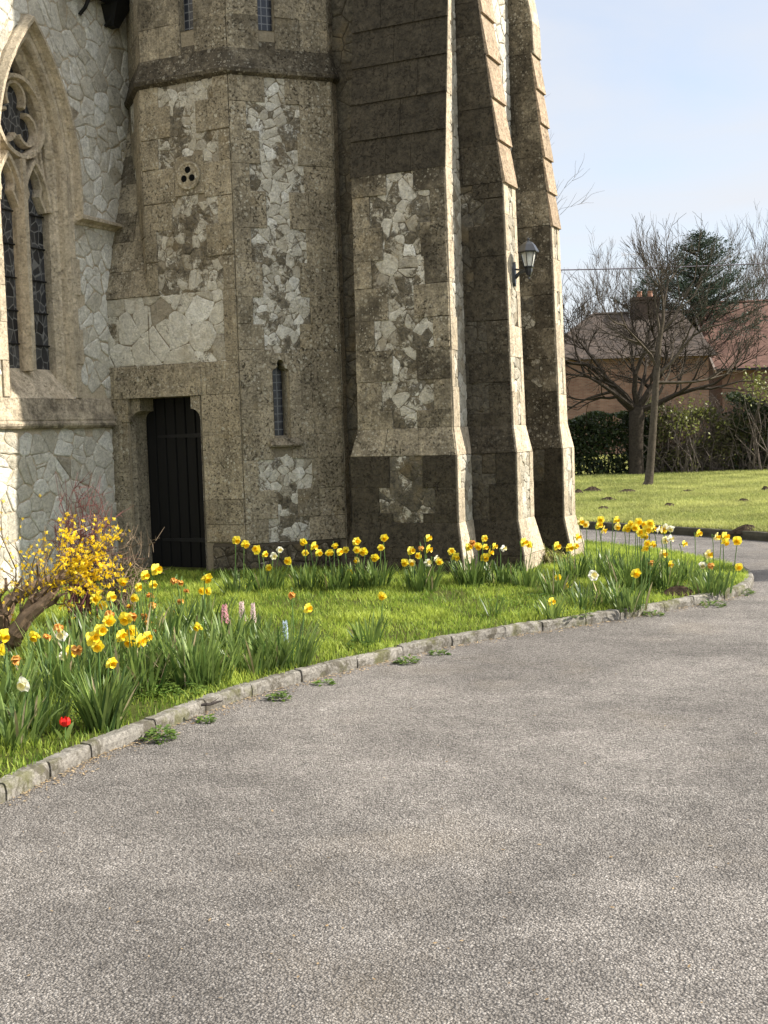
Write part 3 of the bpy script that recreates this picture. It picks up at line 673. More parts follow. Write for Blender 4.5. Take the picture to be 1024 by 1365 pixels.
# lit ends: cleaner, paler set, light partly in its colour; three slots + clean three
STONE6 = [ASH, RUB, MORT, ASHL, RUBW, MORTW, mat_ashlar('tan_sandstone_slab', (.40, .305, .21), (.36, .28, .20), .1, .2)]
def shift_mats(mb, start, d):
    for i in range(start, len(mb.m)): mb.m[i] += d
def buttress(levels, dirt_front, end, tabs, slab_z, seed, label):
    """levels: rects bottom to top; end: 'front' or 'right' is the end that carries the sloped slabs"""
    rng = random.Random(seed); mb = MB(); low = MB()
    nl = len(levels)
    for i in range(nl - 1):
        tgt = low if levels[i][0].z < 1.3 else mb
        tgt.loft([levels[i], levels[i + 1]], 2, (.5, dirt_front, 0))
        s = sides(levels[i], levels[i + 1]); z0, z1 = levels[i][0].z, levels[i + 1][0].z
        plinth = z0 < 1.3; sloped = (i in (1, 3)); top = z0 > 3.5
        f, r = s[0], s[1]
        if top and end == 'front': pass
        key = ('f', i)
        rows = px_rows(f, tabs[key][0], tabs[key][1]) if key in tabs else auto_rows(f, rng, .36 if not plinth else .33, .2, .36, rub=not (sloped or top or i == 0))
        if key in tabs: rows[0] = (rows[0][0], f.H, *rows[0][2:]); rows[-1] = (0, rows[-1][1], *rows[-1][2:])
        if not (top and end == 'front'): dress(tgt, f, rows, rng, dirt_front + (.6 if plinth else 0), dirt_front * 1.1 + (.25 if plinth else 0), .12, bright=-.1 if plinth else .0)
        st = len(tgt.f)
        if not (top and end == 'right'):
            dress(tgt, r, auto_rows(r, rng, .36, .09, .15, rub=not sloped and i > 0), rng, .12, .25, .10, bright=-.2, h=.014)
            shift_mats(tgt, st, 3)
    o = mb.build('buttress', STONE6, church); 
    low.build('plinth', STONE6, o)
    # sloped slabs
    wm = MB(); a, b = levels[-2], levels[-1]; z0, z1 = a[0].z, b[0].z; n = max(2, round((z1 - z0) / slab_z))
    for k in range(n):
        t0, t1 = k / n, (k + 1) / n
        lo = [p.lerp(p2, t0) for p, p2 in zip(a, b)]; hi = [p.lerp(p2, t1) for p, p2 in zip(a, b)]
        t = (rng.uniform(.35, .9), (.95 if end == 'front' else .0) + rng.uniform(-.08, .05), 0)
        if end == 'front':
            q = Quad(lo[0], lo[1], hi[1], hi[0]); ov = .018
            nb = 1 + (k + 1) % 2 + 1; cuts = [-.02] + sorted(q.W * (j + rng.uniform(-.15, .15)) / nb for j in range(1, nb)) + [q.W + .012]
        else:
            q = Quad(lo[1], lo[2], hi[2], hi[1]); ov = .022; cuts = [-.012, q.W + .012]
        top_ = .004 if end == 'front' else .016
        for u0, u1 in zip(cuts, cuts[1:]):
            t = (rng.uniform(.3, .9), (1.3 if end == 'front' else .0) + rng.uniform(-.08, .05), 0); g = .002
            vs = [q.P(u0 + g, -.01, .0), q.P(u1 - g, -.01, .0), q.P(u0 + g, -.01, ov + top_), q.P(u1 - g, -.01, ov + top_), q.P(u0 + g, q.H + .012, ov - .012), q.P(u1 - g, q.H + .012, ov - .012), q.P(u0 + g, q.H, -.01), q.P(u1 - g, q.H, -.01)]
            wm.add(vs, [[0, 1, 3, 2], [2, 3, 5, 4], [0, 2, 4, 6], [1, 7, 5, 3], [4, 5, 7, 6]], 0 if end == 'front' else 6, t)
    wm.build('weathering_slabs', STONE6, o)
    if label: o['label'] = label
    return o
b1p = lambda x, y: ony(x, y, 10.9)
b1l = lambda x, y: ony(x, y, 10.83)
buttress([rect(-5.46, -4.165, 10.75, YW, zb), rect(-5.46, -4.165, 10.75, YW, .30), rect(-5.41, -4.235, 10.83, YW, .66), rect(-5.41, -4.235, 10.83, YW, 1.34), rect(-5.345, -4.29, 10.9, YW, 1.62), rect(-5.325, -4.305, 10.9, YW, 4.2), rect(-5.325, -4.305, 11.24, YW, 7.2)],
         .52, 'front', {('f', 4): ([(230, 258, 515, 552), (258, 300, 492, 575), (300, 345, 510, 562), (345, 382, 495, 567), (382, 426, 518, 553), (426, 466, 500, 579), (466, 508, 524, 556), (508, 548, 510, 579), (548, 576, 525, 557)], b1p),
                       ('f', 2): ([(608, 650, 520, 564), (650, 684, 506, 581), (684, 695, 525, 565)], b1l)}, .37, 21, 'buttress nearest the turret with dark sloping courses above a pale patch')
b2p = lambda x, y: ony(x, y, 11.3)
X2 = -3.80
buttress([rect(-4.6, X2 + .135, 11.16, 11.83, zb), rect(-4.6, X2 + .135, 11.16, 11.83, .30), rect(-4.6, X2 + .05, 11.24, 11.76, .66), rect(-4.6, X2 + .05, 11.24, 11.76, 1.34), rect(-4.6, X2, 11.3, 11.70, 1.62), rect(-4.6, X2 - .045, 11.3, 11.67, 4.06), rect(-4.6, X2 - .34, 11.3, 11.67, 6.6)],
         1.0, 'right', {('f', 4): ([(238, 268, 611, 634), (268, 304, 611, 651), (304, 345, 611, 628), (345, 390, 611, 634), (390, 430, 611, 624), (430, 472, 611, 651), (472, 512, 611, 626), (512, 552, 611, 653), (552, 576, 611, 624)], b2p)}, .42, 22, 'middle buttress with a narrow sunlit end carrying a black lantern')
buttress([rect(-4.6, X2 + .135, 12.83, 13.42, zb), rect(-4.6, X2 + .135, 12.83, 13.42, .22), rect(-4.6, X2 + .05, 12.90, 13.36, .55), rect(-4.6, X2 + .05, 12.90, 13.36, 1.34), rect(-4.6, X2, 12.96, 13.28, 1.62), rect(-4.6, X2 - .05, 12.96, 13.26, 3.87), rect(-4.6, X2 - .235, 12.96, 13.26, 5.8)],
         .74, 'right', {}, .38, 23, 'far right buttress against the sky with sunlit sloping slabs')
mb = MB()
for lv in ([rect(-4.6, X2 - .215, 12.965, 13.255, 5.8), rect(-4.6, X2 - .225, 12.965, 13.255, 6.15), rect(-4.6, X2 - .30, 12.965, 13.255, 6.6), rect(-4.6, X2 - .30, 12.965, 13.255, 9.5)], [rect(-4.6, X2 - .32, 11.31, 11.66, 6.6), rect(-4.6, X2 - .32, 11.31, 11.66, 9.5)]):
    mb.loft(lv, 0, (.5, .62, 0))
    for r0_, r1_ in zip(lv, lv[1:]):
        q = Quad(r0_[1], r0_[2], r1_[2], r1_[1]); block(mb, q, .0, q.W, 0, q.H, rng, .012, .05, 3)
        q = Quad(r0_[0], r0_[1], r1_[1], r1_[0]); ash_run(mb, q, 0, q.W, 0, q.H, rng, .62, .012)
mb.loft([rect(-5.32, -4.31, 11.25, YW, 7.2), rect(-5.32, -4.31, 11.25, YW, 11)], 0, (.5, .8, 0)); mb.build('upper_buttress_stage', STONE6, church)

# ---------------- nave wall with traceried window
YC, HW, GW, XG = 9.5, .50, .40, XN - .25
ZSILL, ZSPR = 2.06, 4.42
def arch(hw, zs, apex, n=14, yc=YC):
    """pointed arch outline, right springing up over the apex to left springing, as (Y, z)"""
    r = (hw * hw + (apex - zs) ** 2) / (2 * hw); th = math.asin((apex - zs) / r)
    R_ = [(yc + hw - r + r * cos(t), zs + r * sin(t)) for t in np.linspace(0, th, n)]
    return R_ + [(2 * yc - y, z) for y, z in R_[-2::-1]]
A_w = arch(HW, ZSPR, 5.70); A_h = arch(.565, ZSPR - .05, 5.80); A_ho = arch(.635, ZSPR - .08, 5.90); A_g = arch(GW, ZSPR, 5.52)
nave = None
mb = MB(); rng = random.Random(31)
Y0, Y1, ZT = 4.5, 11.25, 7.2
# plane of the wall: strips around the arch
def wquad(ya, za, yb, zb_, zc, zd, m=2): mb.quad((XN, ya, za), (XN, yb, zb_), (XN, yb, zd), (XN, ya, zc), m, (.5, .1, 0))
wquad(Y0, -.3, Y1, -.3, ZSILL - .1, ZSILL - .1); wquad(Y0, ZSILL - .1, YC - HW, ZSILL - .1, ZT, ZT); wquad(YC + HW, ZSILL - .1, Y1, ZSILL - .1, ZT, ZT)
for (ya, za), (yb, zb_) in zip(A_w[::-1], A_w[::-1][1:]): wquad(ya, za, yb, zb_, ZT, ZT)
mb.quad((XN - .6, Y0, -.3), (XN, Y0, -.3), (XN, Y0, ZT), (XN - .6, Y0, ZT), 2); mb.quad((XN, Y0, ZT), (XN, Y1, ZT), (XN - .6, Y1, ZT), (XN - .6, Y0, ZT), 2)
qn = Quad((XN, Y0, 0), (XN, Y1, 0), (XN, Y1, ZT), (XN, Y0, ZT))
def in_arch(y, z, hw, zs, apex):
    if z < ZSILL - .25: return False
    if z <= zs: return abs(y - YC) < hw
    r = (hw * hw + (apex - zs) ** 2) / (2 * hw); c = hw - r
    return sqrt((abs(y - YC) - c) ** 2 + (z - zs) ** 2) < r and z < apex
ahn = np.array(A_ho)
for poly in voronoi_cells(0, Y1 - Y0, 0, ZT, .165, rng, 1.3):
    c = (sum(p[0] for p in poly) / len(poly) + Y0, sum(p[1] for p in poly) / len(poly))
    if in_arch(c[0], c[1], .60, ZSPR - .05, 5.86) or c[0] < 7.6: continue
    if 1.72 < c[1] < 2.08: continue
    pp = []
    for p in poly:
        y, z = p[0] + Y0, p[1]
        if in_arch(y, z, .60, ZSPR - .05, 5.86):
            if z < ZSPR: y = YC + (.60 if c[0] > YC else -.60)
            else:
                k = ((ahn - (y, z)) ** 2).sum(1).argmin(); y, z = ahn[k]
        pp.append((y - Y0, z))
    stone(mb, qn, pp, rng, .018, .02, 1, .006, bright=.24, rnd=.012)
# ashlar of the window surround under the hood, right and left jamb stones
zz = [ZSILL, 2.42, 2.8, 3.16, 3.55, 3.98, ZSPR]
for k, (z0, z1) in enumerate(zip(zz, zz[1:])):
    w = .60 + (.05 if k % 2 else -.01)
    block(mb, qn, YC + HW - Y0 + .0, YC + w - Y0, z0, z1, rng, .022, .02); block(mb, qn, YC - w - Y0, YC - HW - Y0, z0, z1, rng, .022, .02)
for i in range(len(A_w) - 1):
    if i % 2: continue
    a0, a1 = A_w[i], A_w[min(i + 2, len(A_w) - 1)]; b0, b1 = A_ho[i], A_ho[min(i + 2, len(A_w) - 1)]; am, bm_ = A_w[i + 1], A_ho[i + 1]
    t = (rng.uniform(.4, .9), .03, 0); hx = XN + .022
    for (p, q_, r_, s_) in ((a0, b0, bm_, am), (am, bm_, b1, a1)): mb.quad(*[(hx, y, z) for y, z in (p, q_, r_, s_)], 0, t)
nave = mb.build('nave_wall', STONEW, church)
# reveal: two splayed orders from the wall face to the glass
mb = MB()
def full(ar, x, zb_): return [Vector((x, ar[0][0], zb_))] + [Vector((x, y, z)) for y, z in ar] + [Vector((x, ar[-1][0], zb_))]
o0 = full(A_w, XN + .022, ZSILL); o1 = full(arch(.475, ZSPR, 5.66), XN - .02, ZSILL + .02); o2 = full(arch(.462, ZSPR, 5.64), XN - .085, ZSILL + .08); o3 = full(arch(.435, ZSPR, 5.60), XN - .10, ZSILL + .09); o4 = full(A_g, XN - .16, ZSILL + .16); o5 = full(A_g, XG - .03, ZSILL + .30)
mb.loft([o0, o1, o2, o3, o4, o5], 0, (.62, .0, 0), cap=False, close=False)
mb.build('window_reveal', STONEW, nave)
# sloped sill and the string course below it
mb = MB()
pr_ = [(0, 1.735), (.05, 1.74), (.072, 1.765), (.075, 1.79), (.055, 1.815), (.06, 1.83), (.035, 1.95), (.012, 2.045), (0, 2.06)]
mb.loft([[Vector((XN + p, Y0, z)) for p, z in pr_], [Vector((XN + p, YT - .02, z)) for p, z in pr_]], 0, (.6, .52, 0))
mb.build('sill_string', STONEW, nave)
mb = MB()
for (y0, y1) in ((YC - HW, YC - .07), (YC - .07, YC + .07), (YC + .07, YC + HW)):
    mb.quad((XN + .012, y0, ZSILL - .01), (XN + .012, y1, ZSILL - .01), (XG + .0, YC + (y1 - YC) * GW / HW, ZSILL + .31), (XG + .0, YC + (y0 - YC) * GW / HW, ZSILL + .31), 0, (.75 if y0 > 0 else .5, .08, 0))
mb.build('window_sill', STONEW, nave)
# hood mould with its returned label stop
mb = MB()
def sweep(path, w_in, w_out, x0, x1, tint, cham=.35):
    """moulding along a (Y,z) path: w_in / w_out across, from x0 out to x1"""
    P = [Vector((0, y, z)) for y, z in path]; rings = []
    for i, p in enumerate(P):
        d = (P[min(i + 1, len(P) - 1)] - P[max(i - 1, 0)]).normalized(); nrm = Vector((0, d.z, -d.y))
        if 0 < i < len(P) - 1:
            d1 = (P[i] - P[i - 1]).normalized(); d2 = (P[i + 1] - P[i]).normalized(); k = 1 / max(.4, sqrt(max(.01, (1 + d1.dot(d2)) / 2)))
        else: k = 1
        sec = [(-w_in, x0), (-w_in, x0 + (x1 - x0) * (1 - cham)), (-w_in * (1 - cham), x1), (w_out * (1 - cham), x1), (w_out, x0 + (x1 - x0) * (1 - cham)), (w_out, x0)]
        rings.append([p + nrm * (w * k) + Vector((x, 0, 0)) for w, x in sec])
    mb.loft(rings, 0, tint)
hp_ = [(10.80, 3.985), (YC + .61, 3.985), (YC + .61, 4.2)] + [(y, z) for y, z in arch(.605, ZSPR - .06, 5.86, 16)] + [(YC - .61, 4.2), (YC - .61, 3.985), (8.2, 3.985)]
sweep(hp_, .03, .04, XN, XN + .13, (.6, .12, 0), .6)
sweep(hp_, .052, .02, XN, XN + .05, (.7, .05, 0), .4)
mb.build('hood_mould', STONEW, nave)
# tracery
mb = MB(); tint = (.7, .0, 0)
sweep([(YC, ZSILL + .28), (YC, 4.50)], .055, .055, XG - .04, XG + .15, tint, .5)
def lightarch(yc_, hw, zs, apex, w=.035, xx=.11, n=9):
    sweep(arch(hw, zs, apex, n, yc_), w, w, XG - .04, XG + xx, tint, .5)
for s_ in (-1, 1):
    lightarch(YC + s_ * .20, .195, 4.02, 4.52, .035, .13)
    # cusps of the light heads
    yc_ = YC + s_ * .20
    for t_ in (-1, 1): sweep([(yc_ + t_ * .165, 4.02), (yc_ + t_ * .12, 4.10), (yc_ + t_ * .085, 4.17), (yc_ + t_ * .11, 4.25), (yc_ + t_ * .085, 4.36), (yc_, 4.46)], .028, .028, XG - .04, XG + .09, tint, .5)
circ = [(YC + .345 * cos(t), 4.93 + .40 * sin(t)) for t in np.linspace(0, 2 * pi, 33)]
sweep(circ, .035, .045, XG - .04, XG + .14, tint, .5)
for a_ in (90, 210, 330):
    cy, cz_ = YC + .175 * cos(radians(a_)), 4.93 + .20 * sin(radians(a_))
    sweep([(cy + .135 * cos(t), cz_ + .155 * sin(t)) for t in np.linspace(radians(a_) - 2.15, radians(a_) + 2.15, 19)], .026, .03, XG - .04, XG + .085, tint, .5)
for s_ in (-1, 1):   # web stones between circle and lights
    sweep([(YC + s_ * .39, 4.40), (YC + s_ * .36, 4.62), (YC + s_ * .39, 4.80)], .03, .03, XG - .04, XG + .06, tint, .4)
    mb.loft([[Vector((x, YC, 4.42)), Vector((x, YC + s_ * .07, 4.52)), Vector((x, YC + s_ * .20, 4.56)), Vector((x, YC, 4.60))] for x in (XG - .03, XG + .05)], 0, tint)
    mb.loft([[Vector((x, YC + s_ * .23, 4.55)), Vector((x, YC + s_ * .39, 4.40)), Vector((x, YC + s_ * .40, 4.66)), Vector((x, YC + s_ * .30, 4.66))] for x in (XG - .03, XG + .04)], 0, tint)
mb.build('tracery', STONEW, nave)
def mat_stained():
    s = NT('old_leaded_lights')
    mp_ = s.n('ShaderNodeMapping'); mp_.inputs['Scale'].default_value = (1, 1, .62); s.l(s.pos, mp_.inputs[0])
    e = s.vor(13, 'DISTANCE_TO_EDGE', 'Distance', mp_.outputs[0]); vc = s.vor(13, outp='Color', vec=mp_.outputs[0]); sp = s.n('ShaderNodeSeparateColor'); s.l(vc, sp.inputs[0])
    c = s.mix(s.ramp(e, [(.03, 1), (.06, 0)]), s.mix(sp.outputs[0], (.012, .013, .016), (.06, .062, .066)), (.15, .15, .145))
    return s.fin(c, s.math('ADD', s.math('MULTIPLY', sp.outputs[1], .3), .12), s.bump(s.math('ADD', s.noise(14, 3), sp.outputs[2]), .5, .015), spec=.5)
mb = MB(); ag = full(A_g, XG, ZSILL + .25); mb.add(ag, [list(range(len(ag)))[::-1]]); gl = mb.build('window_glass', mat_stained(), nave)
for z in (2.62, 2.96, 3.30, 3.64, 3.98):
    for s_ in (-1, 1): mb = MB(); mb.tube([(XG + .015, YC + s_ * .05, z), (XG + .015, YC + s_ * .40, z)], .009, 6); mb.build('saddle_bar', IRON, nave)
# iron gutter and bracket under the eaves
mb = MB(); gz = 6.30
gp = [(XN + .03, gz + .34), (XN + .04, gz + .16), (XN + .12, gz + .08), (XN + .22, gz + .11), (XN + .28, gz + .22), (XN + .28, gz + .40)]
mb.loft([[Vector((x, 9.95, z)) for x, z in gp], [Vector((x, 10.98, z)) for x, z in gp]], 0)
for yy in (10.35, 10.78): mb.tube([(XN + .02, yy, gz - .12), (XN + .10, yy, gz - .06), (XN + .2, yy, gz + .1)], .022, 6); 
mb.loft([[Vector((XN + .02, 10.72, gz + .1)), Vector((XN + .24, 10.72, gz + .1)), Vector((XN + .24, 10.97, gz + .1)), Vector((XN + .02, 10.97, gz + .1))], [Vector((XN + .02, 10.8, gz - .12)), Vector((XN + .12, 10.8, gz - .12)), Vector((XN + .12, 10.9, gz - .12)), Vector((XN + .02, 10.9, gz - .12))]], 0)
mb.build('gutter', IRON, church)

# ================================================================== LANTERN
lp = onx(686, 362, X2 - .02 + .015); lc = lp + Vector((.20, .0, .0))
lan = empty('wall_lantern', lp); tag(lan, 'black wall lantern on a bracket on the sunlit end of the middle buttress', 'lantern')
BLK = mat_plain('black_lantern_paint', (.014, .015, .018), .32, .0, var=.2, spec=.6, bumpst=.05)
xs = X2 - .02; mb = MB()
zc = lp.z - .02
mb.loft([[Vector((xs, lp.y - w, zc + z)), Vector((xs + .03, lp.y - w * .6, zc + z)), Vector((xs + .03, lp.y + w * .6, zc + z)), Vector((xs, lp.y + w, zc + z))] for z, w in ((-.17, .012), (-.13, .042), (-.05, .048), (.05, .048), (.11, .03), (.14, .01))])
mb.build('back_plate', BLK, lan)
hx = xs + .205; mb = MB()
mb.tube([(xs + .02, lp.y, zc - .06), (xs + .08, lp.y, zc - .005), (xs + .15, lp.y, zc + .01), (hx, lp.y, zc + .015)], [.026, .022, .02, .026], 8)
mb.tube([(xs + .02, lp.y, zc + .05), (xs + .10, lp.y, zc + .03), (hx - .02, lp.y, zc + .03)], [.012, .012, .012], 6)
def ring6(r, z, n=6): return [Vector((hx + r * cos(2 * pi * k / n + pi / 6), lp.y + r * sin(2 * pi * k / n + pi / 6), zc + z)) for k in range(n)]
mb.loft([ring6(.004, -.095), ring6(.016, -.085), ring6(.008, -.065), ring6(.03, -.045), ring6(.045, .0), ring6(.05, .045), ring6(.062, .06), ring6(.062, .07)]); mb.build('bracket', BLK, lan)
mb = MB()
for k in range(6):
    a_, b_ = ring6(.058, .07)[k], ring6(.10, .245)[k]; mb.tube([a_, b_], .0065, 5)
mb.loft([ring6(.104, .24), ring6(.104, .255), ring6(.092, .255), ring6(.092, .24)]); mb.build('cage', BLK, lan)
GLZ = NT('lantern_glass'); bs = GLZ.n('ShaderNodeBsdfPrincipled'); bs.inputs['Base Color'].default_value = (.86, .86, .80, 1); bs.inputs['Roughness'].default_value = .15; bs.inputs['Transmission Weight'].default_value = .55; bs.inputs['IOR'].default_value = 1.1; GLZ.l(bs.outputs[0], GLZ.out.inputs[0])
mb = MB(); mb.loft([ring6(.055, .07), ring6(.096, .243)], cap=False); mb.build('glass_panes', GLZ.mat, lan)
mb = MB(); mb.loft([ring6(.02, .07, 10), ring6(.02, .12, 10), ring6(.034, .15, 10), ring6(.034, .18, 10), ring6(.012, .21, 10)]); mb.build('bulb', mat_plain('white_bulb', (.75, .75, .72), .3, var=.02), lan)
lan.scale = (.8, .8, .8)
mb = MB(); mb.loft([ring6(.095, .25), ring6(.135, .243), ring6(.137, .256), ring6(.118, .29), ring6(.092, .335), ring6(.055, .37), ring6(.02, .385), ring6(.012, .395), ring6(.018, .405), ring6(.016, .42), ring6(.004, .43)]); mb.build('roof_cap', BLK, lan)

# ================================================================== PLANTS OF THE BED
def frame_dir(az, el): return Vector((cos(az) * cos(el), sin(az) * cos(el), sin(el)))
CAMR, CAMF = RT0.copy(), FLAT.copy()
def in_church(x, y):
    r = (y > 10.55) & (x < -6.55)
    r |= (x >= -6.6) & (x < -5.4) & (y > 10.55 + (x + 6.6) * .95)
    r |= (x >= -5.50) & (x < -4.13) & (y > 10.72)
    r |= (x < -3.62) & (y > 11.13) & (y < 11.88)
    r |= (x < -4.28) & (y > 11.5) & (y < 13.1)
    r |= (x < -3.62) & (y > 12.8) & (y < 13.45)
    r |= (x < XN + .03)
    return r
RG = np.random.default_rng(5)
def blades(name, X, Y, Z, hmin, hmax, w, mat, parent=None, lean=.5, tr=None):
    n = len(X); az = RG.uniform(0, 2 * pi, n); h = RG.uniform(hmin, hmax, n); le = RG.uniform(0, lean, n) * h; la = RG.uniform(0, 2 * pi, n)
    dx, dy = np.cos(az) * w / 2, np.sin(az) * w / 2
    B = np.stack([X, Y, Z - .008], -1); D = np.stack([dx, dy, np.zeros(n)], -1); T = np.stack([np.cos(la) * le, np.sin(la) * le, h], -1)
    mid = B + T * np.array([.35, .35, .6])
    V = np.stack([B - D, B + D, mid - D * .8, mid + D * .8, B + T], 1).reshape(-1, 3); i = np.arange(n)[:, None] * 5
    F = np.concatenate([i + np.array([[0, 1, 3]]), i + np.array([[0, 3, 2]]), i + np.array([[2, 3, 4]])], 0)
    t = np.zeros((n, 3), np.float32); t[:, 0] = np.clip(RG.normal(.5, .25, n) if tr is None else tr, 0, 1)
    return np_mesh(name, V, F, mat, parent, np.concatenate([t, t, t], 0))
n0 = 330000
X = RG.uniform(-8.3, -1.4, n0); Y = RG.uniform(3.0, 15.3, n0)
k = inside(X, Y) & ~in_church(X, Y); X, Y = X[k], Y[k]; d = kdist(X, Y); k = d > .05; X, Y = X[k], Y[k]
nx_ = np.sin(X * 2.7 + 1.3 * np.sin(Y * 1.9)) * np.sin(Y * 2.9 + X) ; nx2 = np.sin(X * 7.1 + 2 * np.sin(Y * 5)) * np.sin(Y * 6.3)
keep = RG.uniform(0, 1, len(X)) < np.clip(.72 + .35 * nx_ + .25 * nx2, .12, 1); X, Y, nx_, nx2 = X[keep], Y[keep], nx_[keep], nx2[keep]
for (qx, qy, qr) in ((775, 808, .26), (690, 836, .14), (905, 789, .24), (640, 846, .12), (800, 795, .16), (480, 806, .12), (150, 985, .12)):
    c_ = onz(qx, qy, .1); dd_ = np.hypot(X - c_.x, Y - c_.y) / qr; keep = RG.uniform(0, 1, len(X)) < np.clip(dd_ ** 2, .1, 1); X, Y, nx_, nx2 = X[keep], Y[keep], nx_[keep], nx2[keep]
tuft = np.clip(.5 + .5 * nx2, 0, 1)
tall = 1 + 1.1 * np.clip(nx2, 0, 1) * np.clip(nx_ + .3, 0, 1)
gr = blades('grass', X, Y, bedz(X, Y), .022 * tall, .062 * tall, .0075, GRASS, None, .9, np.clip(.45 + .25 * nx_ + .2 * nx2 + RG.normal(0, .22, len(X)), 0, 1)); tag(gr, kind='stuff')
# lawn blades
n1 = 230000
u = RG.uniform(0, 1, n1); dep = 13.5 + 21 * u ** 1.5; px_ = np.where(RG.uniform(0, 1, n1) < .62, RG.uniform(735, 1045, n1), RG.uniform(560, 1500, n1))
P0 = np.array([(CAMF * 1.0).x, (CAMF * 1.0).y]); R0 = np.array([CAMR.x, CAMR.y])
lat = (px_ - 512) / FPX * dep; X = P0[0] * dep + R0[0] * lat; Y = P0[1] * dep + R0[1] * lat
fk = np.array([(p.x, p.y) for p in far]); yk = np.interp(X, fk[:, 0], fk[:, 1]); k = (Y > yk + .05); X, Y = X[k], Y[k]
ln = np.sin(X * .9 + np.sin(Y * .7) * 2) * np.sin(Y * .8) + .6 * np.sin(X * 3.1 + Y) * np.sin(Y * 2.3)
lg = blades('lawn_grass', X, Y, np.full(len(X), .10), .03, .085, .016, GRASSF, None, .9, np.clip(.55 + .22 * ln + RG.normal(0, .2, len(X)), 0, 1)); tag(lg, kind='stuff')

LEAF = mat_leaf('daffodil_leaf', (.055, .11, .028), (.27, .36, .09), .38, .38)
STEM = mat_leaf('flower_stem', (.08, .16, .035), (.14, .23, .06), .5, .15)
DRYL = mat_leaf('dry_leaf', (.30, .24, .12), (.55, .48, .30), .7, .2)
def petal_mat(name, c1, c2, tr=.35): return mat_leaf(name, c1, c2, .5, tr, 40)
PY = petal_mat('yellow_petal', (.92, .76, .035), (.95, .86, .13)); TY = petal_mat('yellow_trumpet', (.91, .62, .008), (.93, .70, .02))
PW = petal_mat('white_petal', (.85, .84, .70), (.90, .88, .80)); TW = petal_mat('pale_trumpet', (.86, .78, .35), (.90, .84, .48))
PP = petal_mat('lemon_petal', (.88, .80, .28), (.92, .86, .42)); PO = petal_mat('faded_petal', (.75, .36, .07), (.80, .48, .15)); TO = petal_mat('faded_trumpet', (.72, .28, .04), (.70, .30, .06))
def flower_meshes(kind, seed):
    rng = random.Random(seed); r = .042 if kind != 'o' else .031; mb = MB()
    for k in range(6):
        a = k * pi / 3 + rng.uniform(-.12, .12) + (.0 if k % 2 else .0); w = .021 * rng.uniform(.85, 1.15); l = r * rng.uniform(.9, 1.1); back = rng.uniform(-.35, .25) if kind != 'o' else rng.uniform(.3, 1.6)
        rad, tan_ = Vector((cos(a), sin(a), 0)), Vector((-sin(a), cos(a), 0)); zo = .0015 * (k % 2)
        def pt(f, s): return rad * (l * f * (1 - .12 * abs(back))) + tan_ * (w * s) + Vector((0, 0, zo + back * l * f * f - .004 * abs(s)))
        prof = [(.06, .30), (.3, .8), (.55, 1.0), (.8, .72), (1.0, .05)]
        vs = []
        for f, w_ in prof: vs += [pt(f, -w_), pt(f, 0) + Vector((0, 0, .003)), pt(f, w_)]
        fs = []
        for i in range(len(prof) - 1): fs += [[i * 3, i * 3 + 1, i * 3 + 4, i * 3 + 3], [i * 3 + 1, i * 3 + 2, i * 3 + 5, i * 3 + 4]]
        mb.add(vs, fs, 0, (rng.random(), 0, 0))
    mb.tube([(0, 0, -.001), (0, 0, -.02), (0, -.006, -.035)], [.006, .007, .004], 5, 1)
    tb = MB(); L_, r1 = (.034, .020) if kind != 'o' else (.022, .012)
    rings = []
    for f, rr in ((0, .55), (.35, .56), (.75, .72), (1, 1.12)):
        rings.append([Vector((rr * r1 * (1 + (.10 * (k % 2) if f == 1 else 0)) * cos(2 * pi * k / 12), rr * r1 * (1 + (.10 * (k % 2) if f == 1 else 0)) * sin(2 * pi * k / 12), L_ * f)) for k in range(12)])
    rings.append([Vector((.45 * r1 * cos(2 * pi * k / 12), .45 * r1 * sin(2 * pi * k / 12), L_ * .35)) for k in range(12)])
    tb.loft(rings, 0, (.5, 0, 0), cap=True)
    return mb, tb
FM = {}
for kind, (pm, tm) in dict(y=(PY, TY), w=(PW, TW), p=(PP, TY), o=(PO, TO)).items():
    FM[kind] = []
    for v in range(3):
        a, b = flower_meshes(kind, hash_seed := (ord(kind) * 7 + v))
        fo = a.build('flower', [pm, STEM]); to = b.build('trumpet', tm)
        FM[kind].append((fo.data, to.data)); bpy.data.objects.remove(fo); bpy.data.objects.remove(to)
def leaf_strip(vs, fs, ts, p, az, L_, w, lean, bend, rng, tint, flop=False):
    """a strap leaf: flat, rising from p, leaning towards az"""
    d = Vector((cos(az), sin(az), 0)); s = Vector((-sin(az + rng.uniform(-.6, .6)), cos(az + rng.uniform(-.6, .6)), 0)); n = 6; b = len(vs)
    q = p.copy(); th = lean
    for i in range(n + 1):
        f = i / n; ww = w * (1 - .9 * max(0, (f - .72) / .28) ** 1.6) * (.75 + .25 * min(1, f * 4)) / 2
        vs.append(q - s * ww); vs.append(q + s * ww)
        th += bend / n + (.9 / n if flop and f > .55 else 0); q = q + (d * sin(th) + Vector((0, 0, 1)) * cos(th)) * (L_ / n)
    for i in range(n): fs.append([b + 2 * i, b + 2 * i + 1, b + 2 * i + 3, b + 2 * i + 2]); ts.append(tint)
GREEN_ROLE = [LEAF, DRYL]
